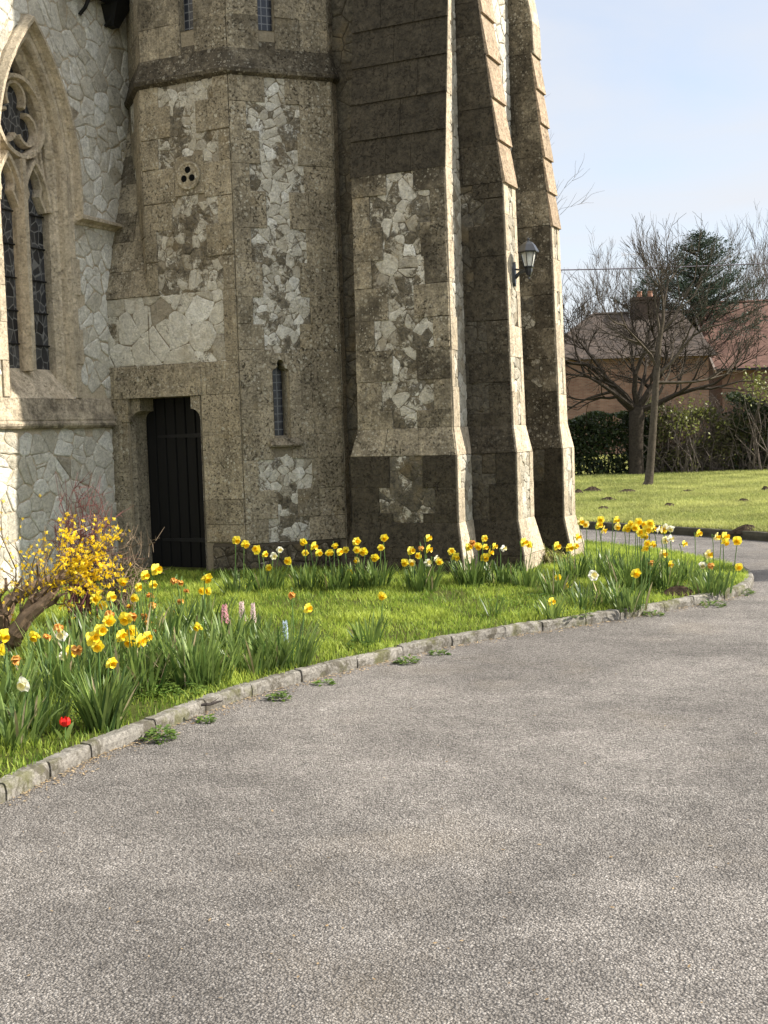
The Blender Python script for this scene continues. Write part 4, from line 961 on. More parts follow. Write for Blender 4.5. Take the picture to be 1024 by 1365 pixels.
def clump(px, py, nl, rad, hgt, label, flowers, seed, z=.11, wide=.75):
    rng = random.Random(seed); b = onz(px, py, z); b.z = float(bedz(b.x, b.y)[0]); D0 = depth_of(b)
    root = empty('daffodil_clump', b); tag(root, label, 'daffodil', 'daffodil clumps in the flower bed')
    vs, fs, ts = [], [], []
    nl = int(nl * 1.7); hgt *= 1.12
    for k in range(nl):
        a = rng.uniform(0, 2 * pi); r = rad * sqrt(rng.random()); p = b + CAMR * (r * cos(a)) + CAMF * (r * sin(a) * wide); p.z = b.z - .01
        az = atan2(p.y - b.y, p.x - b.x) + rng.uniform(-1.1, 1.1)
        leaf_strip(vs, fs, ts, p, az, hgt * rng.uniform(.55, 1.08), rng.uniform(.011, .0185), rng.uniform(.0, .28) + .18 * r / max(rad, .01), rng.uniform(.0, .5), rng, (min(1, max(0, rng.gauss(.45, .25))), 0, 0), rng.random() < .16)
    mb = MB(); mb.v = [tuple(v) for v in vs]; mb.f = fs; mb.t = ts; mb.m = [1 if rng.random() < .03 else 0 for _ in fs]
    # one dry leaf is dry along its length
    mb.m = [0] * len(fs)
    for k in range(nl):
        if rng.random() < .035:
            for i in range(6): mb.m[k * 6 + i] = 1
    mb.build('leaves', GREEN_ROLE, root)
    sm = MB(); heads = []
    for (fx, fy, kind) in flowers:
        D = D0 + rng.uniform(-.10, .10) * (rad / .15); h = atd(fx, fy, D); foot = b.lerp(Vector((h.x, h.y, b.z)), .72); foot.z = b.z - .01
        face = (-CAMF * rng.uniform(.35, 1) + CAMR * rng.uniform(-.5, .9) + Vector((0, 0, rng.uniform(-.45, .12)))).normalized()
        if kind == 'o': face = (face + Vector((0, 0, -.8))).normalized()
        neck = h - face * .036
        mid = foot.lerp(neck, .5) + CAMR * rng.uniform(-.02, .02); top = neck + Vector((0, 0, .004)) - face * .012
        sm.tube([foot, mid, foot.lerp(neck, .85) + Vector((0, 0, .004)), top, neck], [.0042, .004, .0038, .0036, .0036], 5, 0, (rng.random(), 0, 0))
        heads.append((h, face, kind))
    if flowers: sm.build('stems', STEM, root)
    for (h, face, kind) in heads:
        me, mt = rng.choice(FM[kind]); o = bpy.data.objects.new('flower', me); COL.objects.link(o); o.parent = root; o.location = h - b
        q = face.to_track_quat('Z', 'Y'); s = rng.uniform(.80, 1.15); o.rotation_euler = q.to_euler(); o.scale = (s, s, s)
        if kind == 'o': o['label'] = 'faded orange bloom, shrivelled'
        if kind == 'w': o['label'] = 'white bloom with a pale trumpet'
        if kind == 'p': o['label'] = 'pale lemon bloom'
        t = bpy.data.objects.new('trumpet', mt); COL.objects.link(t); t.parent = o
    return root
Yl = lambda *a: [(x, y, 'y') for x, y in a]
Ol = lambda *a: [(x, y, 'o') for x, y in a]
Wl = lambda *a: [(x, y, 'w') for x, y in a]
Pl = lambda *a: [(x, y, 'p') for x, y in a]
CL = [
 (14, 985, 44, .13, .27, 'leafy daffodil clump at the left picture edge nearest the kerb, with one white bloom', Wl((32, 912))),
 (-6, 960, 46, .18, .38, 'daffodil clump cut by the left picture edge with two yellow blooms below the shrub trunk', Yl((3, 847), (1, 866)) + Ol((19, 877))),
 (52, 965, 40, .13, .26, 'flowerless clump of upright dark leaves left of the tall nearest daffodils', []),
 (138, 962, 96, .085, .33, 'tall dense daffodil clump nearest the kerb, leaves fanning from a narrow base', Yl((122, 851), (130, 862), (148, 884), (134, 840), (145, 828)) + Ol((102, 863))),
 (80, 925, 110, .28, .34, 'daffodil clump under the shrub trunk with two white blooms among faded ones', Yl((47, 847), (95, 868)) + Ol((64, 847), (80, 833)) + Wl((82, 847), (83, 874))),
 (176, 915, 90, .2, .34, 'daffodil clump with a bunch of six yellow blooms behind the tallest clump', Yl((161, 848), (177, 841), (174, 855), (185, 855), (196, 849), (168, 824)) + Ol((178, 819), (148, 816))),
 (112, 890, 120, .32, .36, 'flowerless bank of daffodil leaves under the yellow flowering shrub', []),
 (190, 868, 110, .28, .36, 'daffodil clump in front of the door jamb mixing yellow and shrivelled orange blooms', Yl((193, 767), (208, 759), (204, 779), (185, 783), (180, 797)) + Ol((198, 792), (205, 804), (172, 807), (191, 820), (199, 829), (206, 840))),
 (140, 856, 60, .18, .26, 'daffodil clump with three bright blooms right under the yellow flowering shrub', Yl((127, 798), (138, 807), (148, 795), (164, 775))),
 (262, 905, 100, .2, .34, 'spreading daffodil clump with a single yellow bloom in front of the pink hyacinth', Yl((265, 835))),
 (225, 890, 80, .24, .30, 'flowerless daffodil leaves between the six bloom bunch and the single bloom clump', []),
 (262, 838, 70, .28, .24, 'daffodil clump below the black door with three yellow blooms and faded ones', Yl((275, 770), (270, 788), (278, 788)) + Ol((233, 772), (241, 775), (248, 786), (240, 799), (231, 814))),
 (382, 880, 60, .17, .31, 'loose daffodil clump with one large yellow bloom leaning right towards the lawn', Yl((410, 811)) + Ol((389, 791))),
 (338, 888, 60, .2, .28, 'flowerless thin daffodil clump standing beside the pale blue flower spike', []),
 (316, 800, 32, .12, .24, 'daffodil clump with two yellow blooms, first of the row along the wall', Yl((315, 720), (327, 725)) + Ol((304, 803))),
 (355, 795, 44, .13, .25, 'daffodil clump with twin white blooms under the small slit window', Yl((342, 733), (353, 739), (358, 757), (384, 748)) + Wl((365, 741), (373, 733)) + Ol((330, 781), (354, 786))),
 (412, 792, 48, .13, .26, 'daffodil clump of five yellow blooms at the right corner of the turret', Yl((405, 722), (418, 728), (407, 737), (425, 737), (437, 737))),
 (450, 792, 46, .12, .25, 'daffodil clump in front of the dark recess with a low bloom among its leaves', Yl((446, 727), (440, 736), (453, 736), (461, 733), (467, 763))),
 (480, 790, 44, .10, .26, 'daffodil clump with four blooms piled in a tight bunch before the nearest buttress', Yl((475, 722), (476, 733), (485, 735)) + Pl((476, 746))),
 (504, 790, 36, .10, .27, 'daffodil clump with three blooms rising in a slanting line before the nearest buttress', Yl((512, 717), (508, 730), (500, 743))),
 (562, 790, 62, .15, .27, 'daffodil clump mixing pale lemon and yellow blooms under the nearest buttress', Yl((548, 734), (540, 750), (558, 741), (571, 717), (571, 732), (586, 749)) + Pl((549, 750)) + Wl((570, 750), (581, 744)) + Ol((561, 729))),
 (628, 782, 74, .15, .26, 'bushy daffodil clump with a large bunch of yellow blooms between two buttresses', Yl((602, 735), (607, 742), (625, 729), (638, 728), (646, 718), (647, 729), (659, 728), (653, 737), (646, 743)) + Ol((629, 722))),
 (668, 780, 44, .13, .24, 'daffodil clump with a single pure white bloom against the dark buttress', Wl((671, 731))),
 (700, 782, 34, .12, .24, 'daffodil clump with two blooms hugging the foot of the lantern buttress', Yl((698, 723), (706, 726))),
 (490, 852, 20, .08, .24, 'small sparse daffodil with one bloom alone in the middle of the grass', Yl((510, 794))),
 (742, 790, 40, .12, .24, 'daffodil clump in the grass right of the lantern buttress with two low blooms', Yl((742, 728), (744, 770), (756, 781))),
 (768, 772, 44, .15, .24, 'daffodil clump with three blooms at the foot of the far right buttress', Yl((759, 730), (768, 728), (770, 716))),
 (778, 806, 30, .12, .22, 'thin daffodil clump with one white bloom beside bare soil', Wl((791, 767))),
 (735, 818, 18, .09, .20, 'tiny daffodil clump with one bloom just behind the kerb', Yl((735, 802))),
 (800, 768, 62, .24, .27, 'daffodil clump of pale and yellow blooms right beside the far right buttress', Pl((774, 695), (781, 699), (823, 702), (804, 706)) + Yl((801, 693), (798, 700), (821, 693))),
 (842, 782, 96, .22, .34, 'biggest daffodil clump, a crowded head of yellow blooms above the drive', Yl((841, 698), (835, 704), (851, 696), (847, 703), (860, 700), (854, 710), (862, 706), (859, 714), (871, 705), (867, 698))),
 (838, 806, 40, .14, .25, 'daffodil clump in front of the biggest one with three blooms part way down', Yl((863, 725), (870, 725), (859, 731), (847, 764))),
 (884, 780, 50, .16, .27, 'daffodil clump of white and lemon blooms right of the biggest clump', Wl((878, 706), (887, 702), (894, 704), (893, 718)) + Pl((887, 720), (884, 738)) + Yl((885, 706), (893, 752)) + Ol((867, 749))),
 (912, 770, 40, .14, .24, 'daffodil clump with two separate blooms against the grey drive', Yl((912, 725), (931, 711))),
 (946, 785, 46, .15, .23, 'last daffodil clump at the right tip of the bed with blooms leaning over the drive', Yl((967, 722), (966, 715), (983, 721), (985, 756)) + Pl((944, 739), (955, 715)) + Wl((937, 753)) + Ol((947, 752))),
 (815, 800, 36, .14, .22, 'flowerless dark daffodil leaves in the grass left of the soil heap', []),
 (660, 816, 10, .06, .17, 'few short daffodil leaves without bloom in the open grass near the kerb', []),
 (300, 858, 80, .30, .24, 'flowerless daffodil leaves around the foot of the pink hyacinth', []),
]
for i, c in enumerate(CL): clump(*c, seed=100 + i)

# hyacinths, tulip
HP = mat_leaf('pink_hyacinth_bell', (.72, .28, .36), (.82, .50, .55), .5, .25, 60); HPP = mat_leaf('blush_hyacinth_bell', (.78, .55, .55), (.85, .72, .70), .5, .25, 60); HB = mat_leaf('pale_blue_bell', (.50, .62, .75), (.66, .75, .85), .5, .25, 60)
def spike(name, px, ptop, pbase, label, mat, seed, r=.026, cat='hyacinth', n=46, group=None):
    rng = random.Random(seed); b = onz(px, pbase, .12); b.z = float(bedz(b.x, b.y)[0]); D = depth_of(b); t = atd(px, ptop, D)
    root = empty(name, b); tag(root, label, cat, group)
    mb = MB(); mb.tube([b - Vector((0, 0, .01)), b.lerp(t, .5), t], [.006, .005, .003], 5); mb.build('stem', STEM, root)
    mb = MB(); H_ = (t - b).length; sp = min(.14, H_ * .62)
    for k in range(n):
        f = k / n; a = k * 2.4; rr = r * (1 - .55 * f) * rng.uniform(.8, 1.15); c = t - Vector((0, 0, sp * (1 - f))) + Vector((cos(a) * rr, sin(a) * rr, 0)); d = Vector((cos(a), sin(a), -.1))
        s1 = Vector((-sin(a), cos(a), 0)); up_ = Vector((0, 0, 1))
        for j in range(5):
            an = j * 2 * pi / 5; e = s1 * cos(an) + up_ * sin(an); e2 = s1 * cos(an + .6) + up_ * sin(an + .6); e0 = s1 * cos(an - .6) + up_ * sin(an - .6)
            mb.add([c, c + e0 * .006 + d * .006, c + e * .013 + d * .004, c + e2 * .006 + d * .006], [[0, 1, 2, 3]], 0, (rng.random(), 0, 0))
    mb.build('bells', mat, root)
    vs, fs, ts = [], [], []
    for k in range(5): leaf_strip(vs, fs, ts, b.copy(), k * 1.3 + rng.random(), H_ * .75, .018, .3, .4, rng, (.6, 0, 0))
    mb = MB(); mb.v = [tuple(v) for v in vs]; mb.f = fs; mb.t = ts; mb.m = [0] * len(fs); mb.build('leaves', LEAF, root)
spike('hyacinth', 299, 806, 850, 'deep pink hyacinth spike, the brightest of the hyacinths in the grass', HP, 1, .026)
spike('hyacinth', 322, 802, 846, 'blush pink hyacinth, middle one of the three hyacinths in a row', HPP, 2, .022)
spike('hyacinth', 337, 804, 846, 'palest hyacinth, slim and rightmost of the three hyacinths', HPP, 3, .017)
spike('grape_hyacinth', 380, 827, 872, 'pale blue flower spike among daffodil leaves', HB, 4, .016, 'flower', 34)
RED = mat_leaf('red_petal', (.62, .012, .012), (.75, .03, .02), .4, .2, 40)
b = onz(86, 985, .1); b.z = float(bedz(b.x, b.y)[0]); tl = empty('tulip', b); tag(tl, 'small red tulip low in the grass near the kerb', 'tulip')
D = depth_of(b); t = atd(87, 966, D); mb = MB(); mb.tube([b, b.lerp(t, .6), t], .004, 5); mb.build('stem', STEM, tl); mb = MB()
for k in range(6):
    a = k * pi / 3; r_ = Vector((cos(a), sin(a), 0)); s_ = Vector((-sin(a), cos(a), 0)); c = t - Vector((0, 0, .01))
    pr_ = [(.006, .006, 0), (.022, .013, .012), (.026, .013, .03), (.020, .004, .048)]
    vs = [];
    for rr, ww, zz_ in pr_: vs += [c + r_ * rr - s_ * ww + Vector((0, 0, zz_)), c + r_ * rr + s_ * ww + Vector((0, 0, zz_))]
    mb.add(vs, [[2 * i, 2 * i + 1, 2 * i + 3, 2 * i + 2] for i in range(3)])
mb.build('petals', RED, tl)
vs, fs, ts = [], [], []
for k in range(4): leaf_strip(vs, fs, ts, b.copy(), k * 1.6, .13, .024, .35, .5, random.Random(k), (.6, 0, 0))
mb = MB(); mb.v = [tuple(v) for v in vs]; mb.f = fs; mb.t = ts; mb.m = [0] * len(fs); mb.build('leaves', LEAF, tl)

# broad-leaved low plants
WEED = mat_leaf('weed_leaf', (.05, .11, .02), (.17, .25, .045), .5, .35)
def leafy(mb, c, R, H_, n, rng, size=.03, flat=.5):
    for k in range(n):
        a = rng.uniform(0, 2 * pi); r = R * sqrt(rng.random()); p = c + Vector((cos(a) * r, sin(a) * r, H_ * (1 - (r / R) ** 2 * .7) * rng.random()))
        az = a + rng.uniform(-.9, .9); el = rng.uniform(-.2, 1.0) * flat; d = frame_dir(az, el); s_ = d.cross(Vector((0, 0, 1))).normalized(); L_ = size * rng.uniform(.6, 1.4); w = L_ * rng.uniform(.25, .42)
        m_ = p + d * L_ * .5; nn = s_.cross(d)
        mb.add([p, m_ + s_ * w + nn * .004, p + d * L_ - nn * L_ * .1, m_ - s_ * w + nn * .004], [[0, 1, 2, 3]], 0, (min(1, max(0, rng.gauss(.5, .28))), 0, 0))
def weed(px, py, R, H_, n, label, seed, z=.0, size=.032):
    rng = random.Random(seed); c = onz(px, py, z); mb = MB(); leafy(mb, c, R, H_, n, rng, size)
    o = mb.build('weed', WEED); tag(o, label, 'weed', 'weeds along the kerb'); return o
weed(214, 986, .075, .085, 130, 'largest green weed growing at the foot of the kerb below the tallest daffodils', 1)
weed(276, 962, .04, .035, 40, 'small weed at a kerb joint right of the largest kerb weed', 2)
weed(372, 932, .055, .05, 70, 'green weed at the foot of the kerb below the slit window', 3)
weed(543, 884, .07, .05, 80, 'wide low weed at the kerb left of the lone bloom on the grass edge', 4)
weed(586, 872, .06, .03, 50, 'flat weed at the kerb just right of the wide low one', 5)
weed(432, 912, .05, .03, 40, 'thin weed between the slit window weed and the wide low weed', 6)
weed(950, 808, .10, .05, 80, 'weed tuft at the outside of the kerb near the right tip of the bed', 7)
weed(985, 792, .13, .06, 110, 'grassy weed tuft around the very right tip of the kerb', 8)
weed(870, 820, .08, .035, 60, 'low weed at the kerb in front of the soil heap', 9)
GC = MB(); rng = random.Random(77)
for (px, py, R, n, H_) in ((235, 905, .28, 520, .13), (285, 890, .22, 300, .11), (205, 918, .18, 240, .10), (90, 950, .2, 160, .07), (330, 870, .3, 200, .06), (160, 890, .3, 250, .10), (240, 918, .16, 200, .06), (480, 858, .09, 70, .09), (700, 800, .3, 160, .07), (830, 802, .2, 180, .07), (760, 815, .2, 100, .05), (900, 785, .2, 150, .06)):
    c = onz(px, py, .1); c.z = float(bedz(c.x, c.y)[0]); leafy(GC, c, R, H_, n, rng, .035)
tag(GC.build('ground_cover', WEED), kind='stuff')
# litter of dry leaves and grit at the foot of the kerb
LIT = MB(); rng = random.Random(9)
for k in range(1500):
    i = rng.randrange(8, int(len(KPATH) * .62)); p = KPATH[i].lerp(KPATH[i + 1], rng.random()); d = (KPATH[i + 1] - KPATH[i]).normalized(); nn = Vector((d.y, -d.x, 0)); q = p + nn * (abs(rng.gauss(0, .055)) + .004); q.z = .006
    a = rng.uniform(0, 6.3); e = Vector((cos(a), sin(a), rng.uniform(-.15, .3))); f_ = Vector((-sin(a), cos(a), rng.uniform(-.1, .2))); s_ = rng.uniform(.004, .014)
    LIT.add([q - e * s_, q + f_ * s_ * .4, q + e * s_, q - f_ * s_ * .4], [[0, 1, 2, 3]], 0, (rng.random(), 0, 0))
for k in range(140):
    q = onz(rng.uniform(-40, 1060), 830 + 520 * rng.random() ** .8, .006)
    if kdist(q.x, q.y)[0] < .2 or inside(q.x, q.y)[0]: continue
    a = rng.uniform(0, 6.3); e = Vector((cos(a), sin(a), rng.uniform(-.1, .4))); f_ = Vector((-sin(a), cos(a), rng.uniform(-.1, .3))); s_ = rng.uniform(.003, .011)
    LIT.add([q - e * s_, q + f_ * s_ * .5, q + e * s_, q - f_ * s_ * .5], [[0, 1, 2, 3]], 0, (rng.random() * .6, 0, 0))
LITM = mat_leaf('litter', (.20, .13, .06), (.50, .38, .22), .8, .1)
tag(LIT.build('leaf_litter', LITM), kind='stuff')

BARKF = mat_plain('shrub_bark', (.16, .11, .07), .9, var=.5, sc=25, bumpst=.7, spec=.1); TWIG = mat_plain('grey_twig', (.20, .15, .10), .85, var=.3, spec=.15); REDT = mat_plain('reddish_twig', (.17, .075, .065), .8, var=.3, spec=.15)
def wob(a, b, n, amp, rng):
    a, b = Vector(a), Vector(b); L_ = (b - a).length
    return [a.lerp(b, i / n) + (Vector((rng.gauss(0, 1), rng.gauss(0, 1), rng.gauss(0, 1))) * amp * L_ if 0 < i < n else Vector()) for i in range(n + 1)]
# ---- forsythia
rng = random.Random(41); FD = 8.9; fb = onz(2, 880, .1); FD = depth_of(fb)
fs_ = empty('flowering_shrub', fb); tag(fs_, 'old leaning shrub with yellow blossom on bare twigs by the flint wall', 'shrub')
mb = MB(); A = lambda x, y, d=0: atd(x, y, FD + d)
mb.tube(wob(A(-14, 905), A(40, 812), 7, .018, rng) + wob(A(40, 812), A(106, 757, .2), 6, .03, rng)[1:], [.075, .07, .074, .066, .07, .06, .056, .05, .046, .042, .03, .026, .018, .012], 10)
for (a_, b_, r_) in (((2, 850), (30, 770), .03), ((22, 835), (90, 790), .028), ((34, 815), (64, 742), .02), ((-6, 860), (8, 770), .03), ((50, 800), (92, 742), .02), ((16, 842), (58, 815), .022)): mb.tube(wob(A(*a_, -.05), A(*b_, rng.uniform(-.1, .25)), 6, .05, rng), [r_ * k_ for k_ in (1, .95, .85, .75, .6, .45, .25)], 6)
mb.tube([A(-10, 880, .2), A(0, 835, .2), A(14, 800, .3), A(38, 785, .3), A(70, 772, .35), A(96, 760, .4)], [.07, .06, .05, .045, .03, .012], 8)
mb.tube([A(20, 845, -.1), A(36, 822, -.1), A(56, 806, -.1), A(70, 790, -.1)], [.06, .05, .04, .02], 7)
mb.build('trunk', BARKF, fs_)
tw = MB(); bl = MB()
def blossom(p, s=.016):
    a0 = rng.uniform(0, 6.28); n_ = Vector((rng.gauss(0, 1), rng.gauss(0, 1), rng.gauss(0, .6))).normalized(); e = n_.orthogonal().normalized(); f_ = n_.cross(e)
    for j in range(4):
        a = a0 + j * pi / 2; u_ = e * cos(a) + f_ * sin(a); v_ = e * -sin(a) + f_ * cos(a); s2 = s * rng.uniform(.8, 1.2)
        bl.add([p, p + u_ * s2 * .5 + v_ * s2 * .32 + n_ * s2 * .2, p + u_ * s2 + n_ * s2 * .3, p + u_ * s2 * .5 - v_ * s2 * .32 + n_ * s2 * .2], [[0, 1, 2, 3]], 0, (rng.random(), 0, 0))
shoots = [((62, 790), (60, 700), 8, .2), ((66, 785), (100, 690), 26, .2), ((72, 780), (95, 680), 30, .1), ((80, 775), (122, 716), 46, 0), ((84, 772), (148, 690), 40, .2), ((95, 765), (155, 700), 34, .1), ((98, 762), (160, 705), 30, .1), ((100, 760), (158, 715), 26, 0), ((90, 768), (140, 740), 46, 0), ((96, 764), (162, 768), 34, 0), ((86, 772), (132, 765), 40, -.1), ((70, 782), (110, 790), 18, -.1), ((56, 800), (94, 810), 10, -.1), ((30, 815), (48, 718), 14, .1), ((34, 810), (62, 702), 8, 0), ((20, 840), (2, 690), 9, .1), ((24, 830), (4, 664), 7, 0), ((40, 808), (70, 730), 14, .1), ((28, 820), (22, 762), 14, 0), ((40, 805), (38, 750), 16, 0), ((60, 790), (88, 745), 34, 0), ((12, 850), (-8, 760), 10, 0), ((48, 800), (53, 740), 12, 0), ((86, 780), (104, 730), 44, 0), ((90, 776), (116, 745), 50, 0), ((50, 803), (28, 770), 10, 0), ((90, 790), (85, 815), 6, -.1), ((62, 796), (80, 745), 14, 0), ((100, 772), (150, 756), 40, -.05), ((104, 770), (128, 788), 32, -.08)]
for (a, b_, n_, dd) in shoots:
    p = wob(A(*a, 0), A(*b_, dd + rng.uniform(-.15, .15)), 6, .05, rng); tw.tube(p, [.007, .006, .0055, .005, .004, .003, .0015], 4)
    for s_ in range(rng.randint(1, 3)):
        i = rng.randint(1, 4); q = p[i] + (p[i + 1] - p[i]).normalized() * rng.uniform(.06, .2) + Vector((rng.gauss(0, .06), rng.gauss(0, .06), rng.gauss(.03, .05))); tw.tube([p[i], p[i].lerp(q, .5) + Vector((0, 0, .01)), q], [.004, .003, .0015], 3)
        for _ in range(max(1, n_ // 5)): blossom(p[i].lerp(q, rng.uniform(.2, 1)) + Vector((rng.gauss(0, .012), rng.gauss(0, .012), rng.gauss(0, .012))))
    for _ in range(int(n_ * .9)):
        f = rng.betavariate(1.6, 1.1) * 5.99; i = int(f); q = p[i].lerp(p[i + 1], f - i); blossom(q + Vector((rng.gauss(0, .014), rng.gauss(0, .014), rng.gauss(0, .014))))
for _ in range(160):
    x, y = rng.gauss(122, 26), rng.gauss(766, 24); blossom(A(x, y, rng.gauss(0, .12)))
for _ in range(90): blossom(A(rng.gauss(45, 24), rng.gauss(765, 28), rng.gauss(0, .12)), .014)
for _ in range(40): blossom(A(rng.gauss(92, 6), rng.gauss(714, 6), rng.gauss(0, .06)))
tw.build('twigs', TWIG, fs_); b_ = bl.build('blossom', petal_mat('shrub_blossom', (.86, .55, .005), (.92, .70, .02), .35), fs_); b_['kind'] = 'stuff'
# ---- bare shrubs by the door
def bare_shrub(name, px, py, tgt, mat, label, seed, n, dd):
    rng = random.Random(seed); b = onz(px, py, .1); b.z = float(bedz(b.x, b.y)[0]); D = depth_of(b); mb = MB()
    for k in range(n):
        tx, ty = rng.uniform(tgt[0], tgt[2]), rng.uniform(tgt[1], tgt[3]); p = wob(b + CAMR * rng.gauss(0, .05), atd(tx, ty, D + rng.uniform(-dd, dd)), 6, .045, rng); mb.tube(p, [.007, .006, .0055, .005, .004, .003, .0015], 3)
        for s_ in range(4):
            i = rng.randint(2, 5); q = p[i] + Vector((rng.gauss(0, .09), rng.gauss(0, .09), rng.gauss(.03, .07))); mb.tube([p[i], p[i].lerp(q, .5) + Vector((rng.gauss(0, .01), 0, .01)), q], [.004, .003, .0015], 3)
            for _ in range(2):
                q2 = q + Vector((rng.gauss(0, .05), rng.gauss(0, .05), rng.gauss(.01, .04))); mb.tube([p[i].lerp(q, .6), q2], [.0026, .0012], 3)
    o = mb.build(name, mat); return tag(o, label, 'shrub')
bare_shrub('bare_shrub', 108, 840, (68, 628, 150, 720), REDT, 'leafless shrub of fine reddish twigs against the flint wall below the window', 3, 48, .15)
bare_shrub('bare_shrub', 158, 838, (130, 692, 196, 770), TWIG, 'leafless grey twigged shrub beside the door jamb', 4, 40, .15)
# dead fern heap by the far buttress, soil heap, stick
FERN = mat_leaf('withered_frond', (.10, .10, .03), (.28, .25, .09), .8, .2)
rng = random.Random(6); b = onz(722, 752, .14); b.z = float(bedz(b.x, b.y)[0]); mb = MB()
for k in range(150):
    a = rng.uniform(0, 6.28); p = b + CAMR * rng.gauss(0, .13) + CAMF * rng.gauss(0, .1); L_ = rng.uniform(.12, .32); d = frame_dir(a, rng.uniform(.3, 1.2)); pts = [p, p + d * L_ * .5, p + d * L_ * .8 + Vector((0, 0, -.03)), p + d * L_ + Vector((0, 0, -.10))]
    s_ = d.cross(Vector((0, 0, 1))).normalized() * .009
    for i in range(3): mb.quad(pts[i] - s_, pts[i] + s_, pts[i + 1] + s_ * .6, pts[i + 1] - s_ * .6, 0, (rng.random(), 0, 0))
tag(mb.build('withered_fern', FERN), 'heap of withered brown green fronds between the two right hand buttresses', 'fern')
SOIL = mat_plain('dark_soil', (.075, .052, .034), .95, var=.6, sc=30, spec=.05, bumpst=1)
SOIL2 = mat_plain('molehill_soil', (.05, .037, .026), .95, var=.5, sc=14, spec=.05, bumpst=1)
def mound(name, c, rx, ry, h, mat, seed, az=0):
    rng = random.Random(seed); mb = MB(); rings = []; n = 18
    jit = [rng.uniform(.75, 1.2) for _ in range(n)]; u_, v_ = CAMR, CAMF
    for f, z in ((1.15, -.03), (.95, h * .16), (.75, h * .45), (.5, h * .8), (.25, h * .98), (.02, h)):
        rings.append([c + u_ * (rx * f * jit[k] * cos(2 * pi * k / n)) + v_ * (ry * f * jit[(k + 5) % n] * sin(2 * pi * k / n)) + Vector((0, 0, z * rng.uniform(.75, 1.15))) for k in range(n)])
    mb.loft(rings, 0)
    for k in range(26):
        a = rng.uniform(0, 6.28); r = rng.random() ** .5; p = c + u_ * rx * r * cos(a) + v_ * ry * r * sin(a) + Vector((0, 0, h * (1 - r) * .9)); s_ = rng.uniform(.04, .12) * rx
        ps = [p + Vector((rng.gauss(0, 1), rng.gauss(0, 1), rng.gauss(0, .8))).normalized() * s_ for _ in range(6)]
        mb.add(ps, [[0, 1, 2], [0, 2, 3], [0, 3, 4], [0, 4, 5], [1, 2, 4], [2, 3, 5]])
    return mb.build(name, mat)
c = onz(905, 787, .1); c.z = float(bedz(c.x, c.y)[0]) ; o = mound('soil_heap', c, .16, .14, .07, SOIL, 3); tag(o, 'dark mossy heap of soil in the grass near the right tip of the bed', 'soil heap')
MH = [(770, 656, 18, 8, 'molehill beside the far right buttress, left half of a pair'), (790, 653, 26, 9, 'wide dark molehill just right of the small one beside the buttress'), (811, 666, 24, 7, 'low molehill in the middle between the two buttress pairs and the slim tree'), (804, 678, 20, 7, 'small rounded molehill nearest the daffodils on the left of the lawn'),
      (836, 655, 30, 6, 'long flat dark streak, tree shadow shaped as earth, at the left foot of the slim tree'), (917, 655, 22, 5, 'flat scattered molehill right of the slim tree'), (892, 674, 20, 7, 'molehill alone in the middle of the lawn'), (886, 690, 18, 4, 'nearly flattened molehill low in the middle of the lawn'),  # streak by the slim tree: dark mound laid where its trunk shadow falls
      (991, 668, 20, 7, 'tidy dark molehill upper right on the lawn'), (992, 681, 14, 4, 'tiny molehill under the tidy dark one'), (996, 704, 34, 10, 'largest molehill nearest the drive on the right'), (1020, 652, 14, 8, 'molehill cut by the right picture edge'), (764, 679, 8, 7, 'molehill half hidden by the edge of the far right buttress')]
for i, (x, y, w, h, lab) in enumerate(MH):
    c = onz(x, y + h * .4, .1); s_ = depth_of(c) / FPX; o = mound('molehill', c, w * .55 * s_, w * .4 * s_, h * s_ * .85, SOIL2, 50 + i); tag(o, lab, 'molehill', 'molehills on the lawn')
b = onz(290, 936, .09); mb = MB(); rng = random.Random(2)
mb.tube(wob(onz(268, 940, .092), onz(297, 934, .097), 5, .03, rng), [.008, .009, .008, .007, .006, .003], 6); mb.tube([onz(282, 937, .095), onz(292, 930, .11)], [.005, .002], 4)
tag(mb.build('stick', mat_plain('dark_stick', (.03, .024, .02), .9)), 'short dark stick lying on top of the kerb', 'stick')

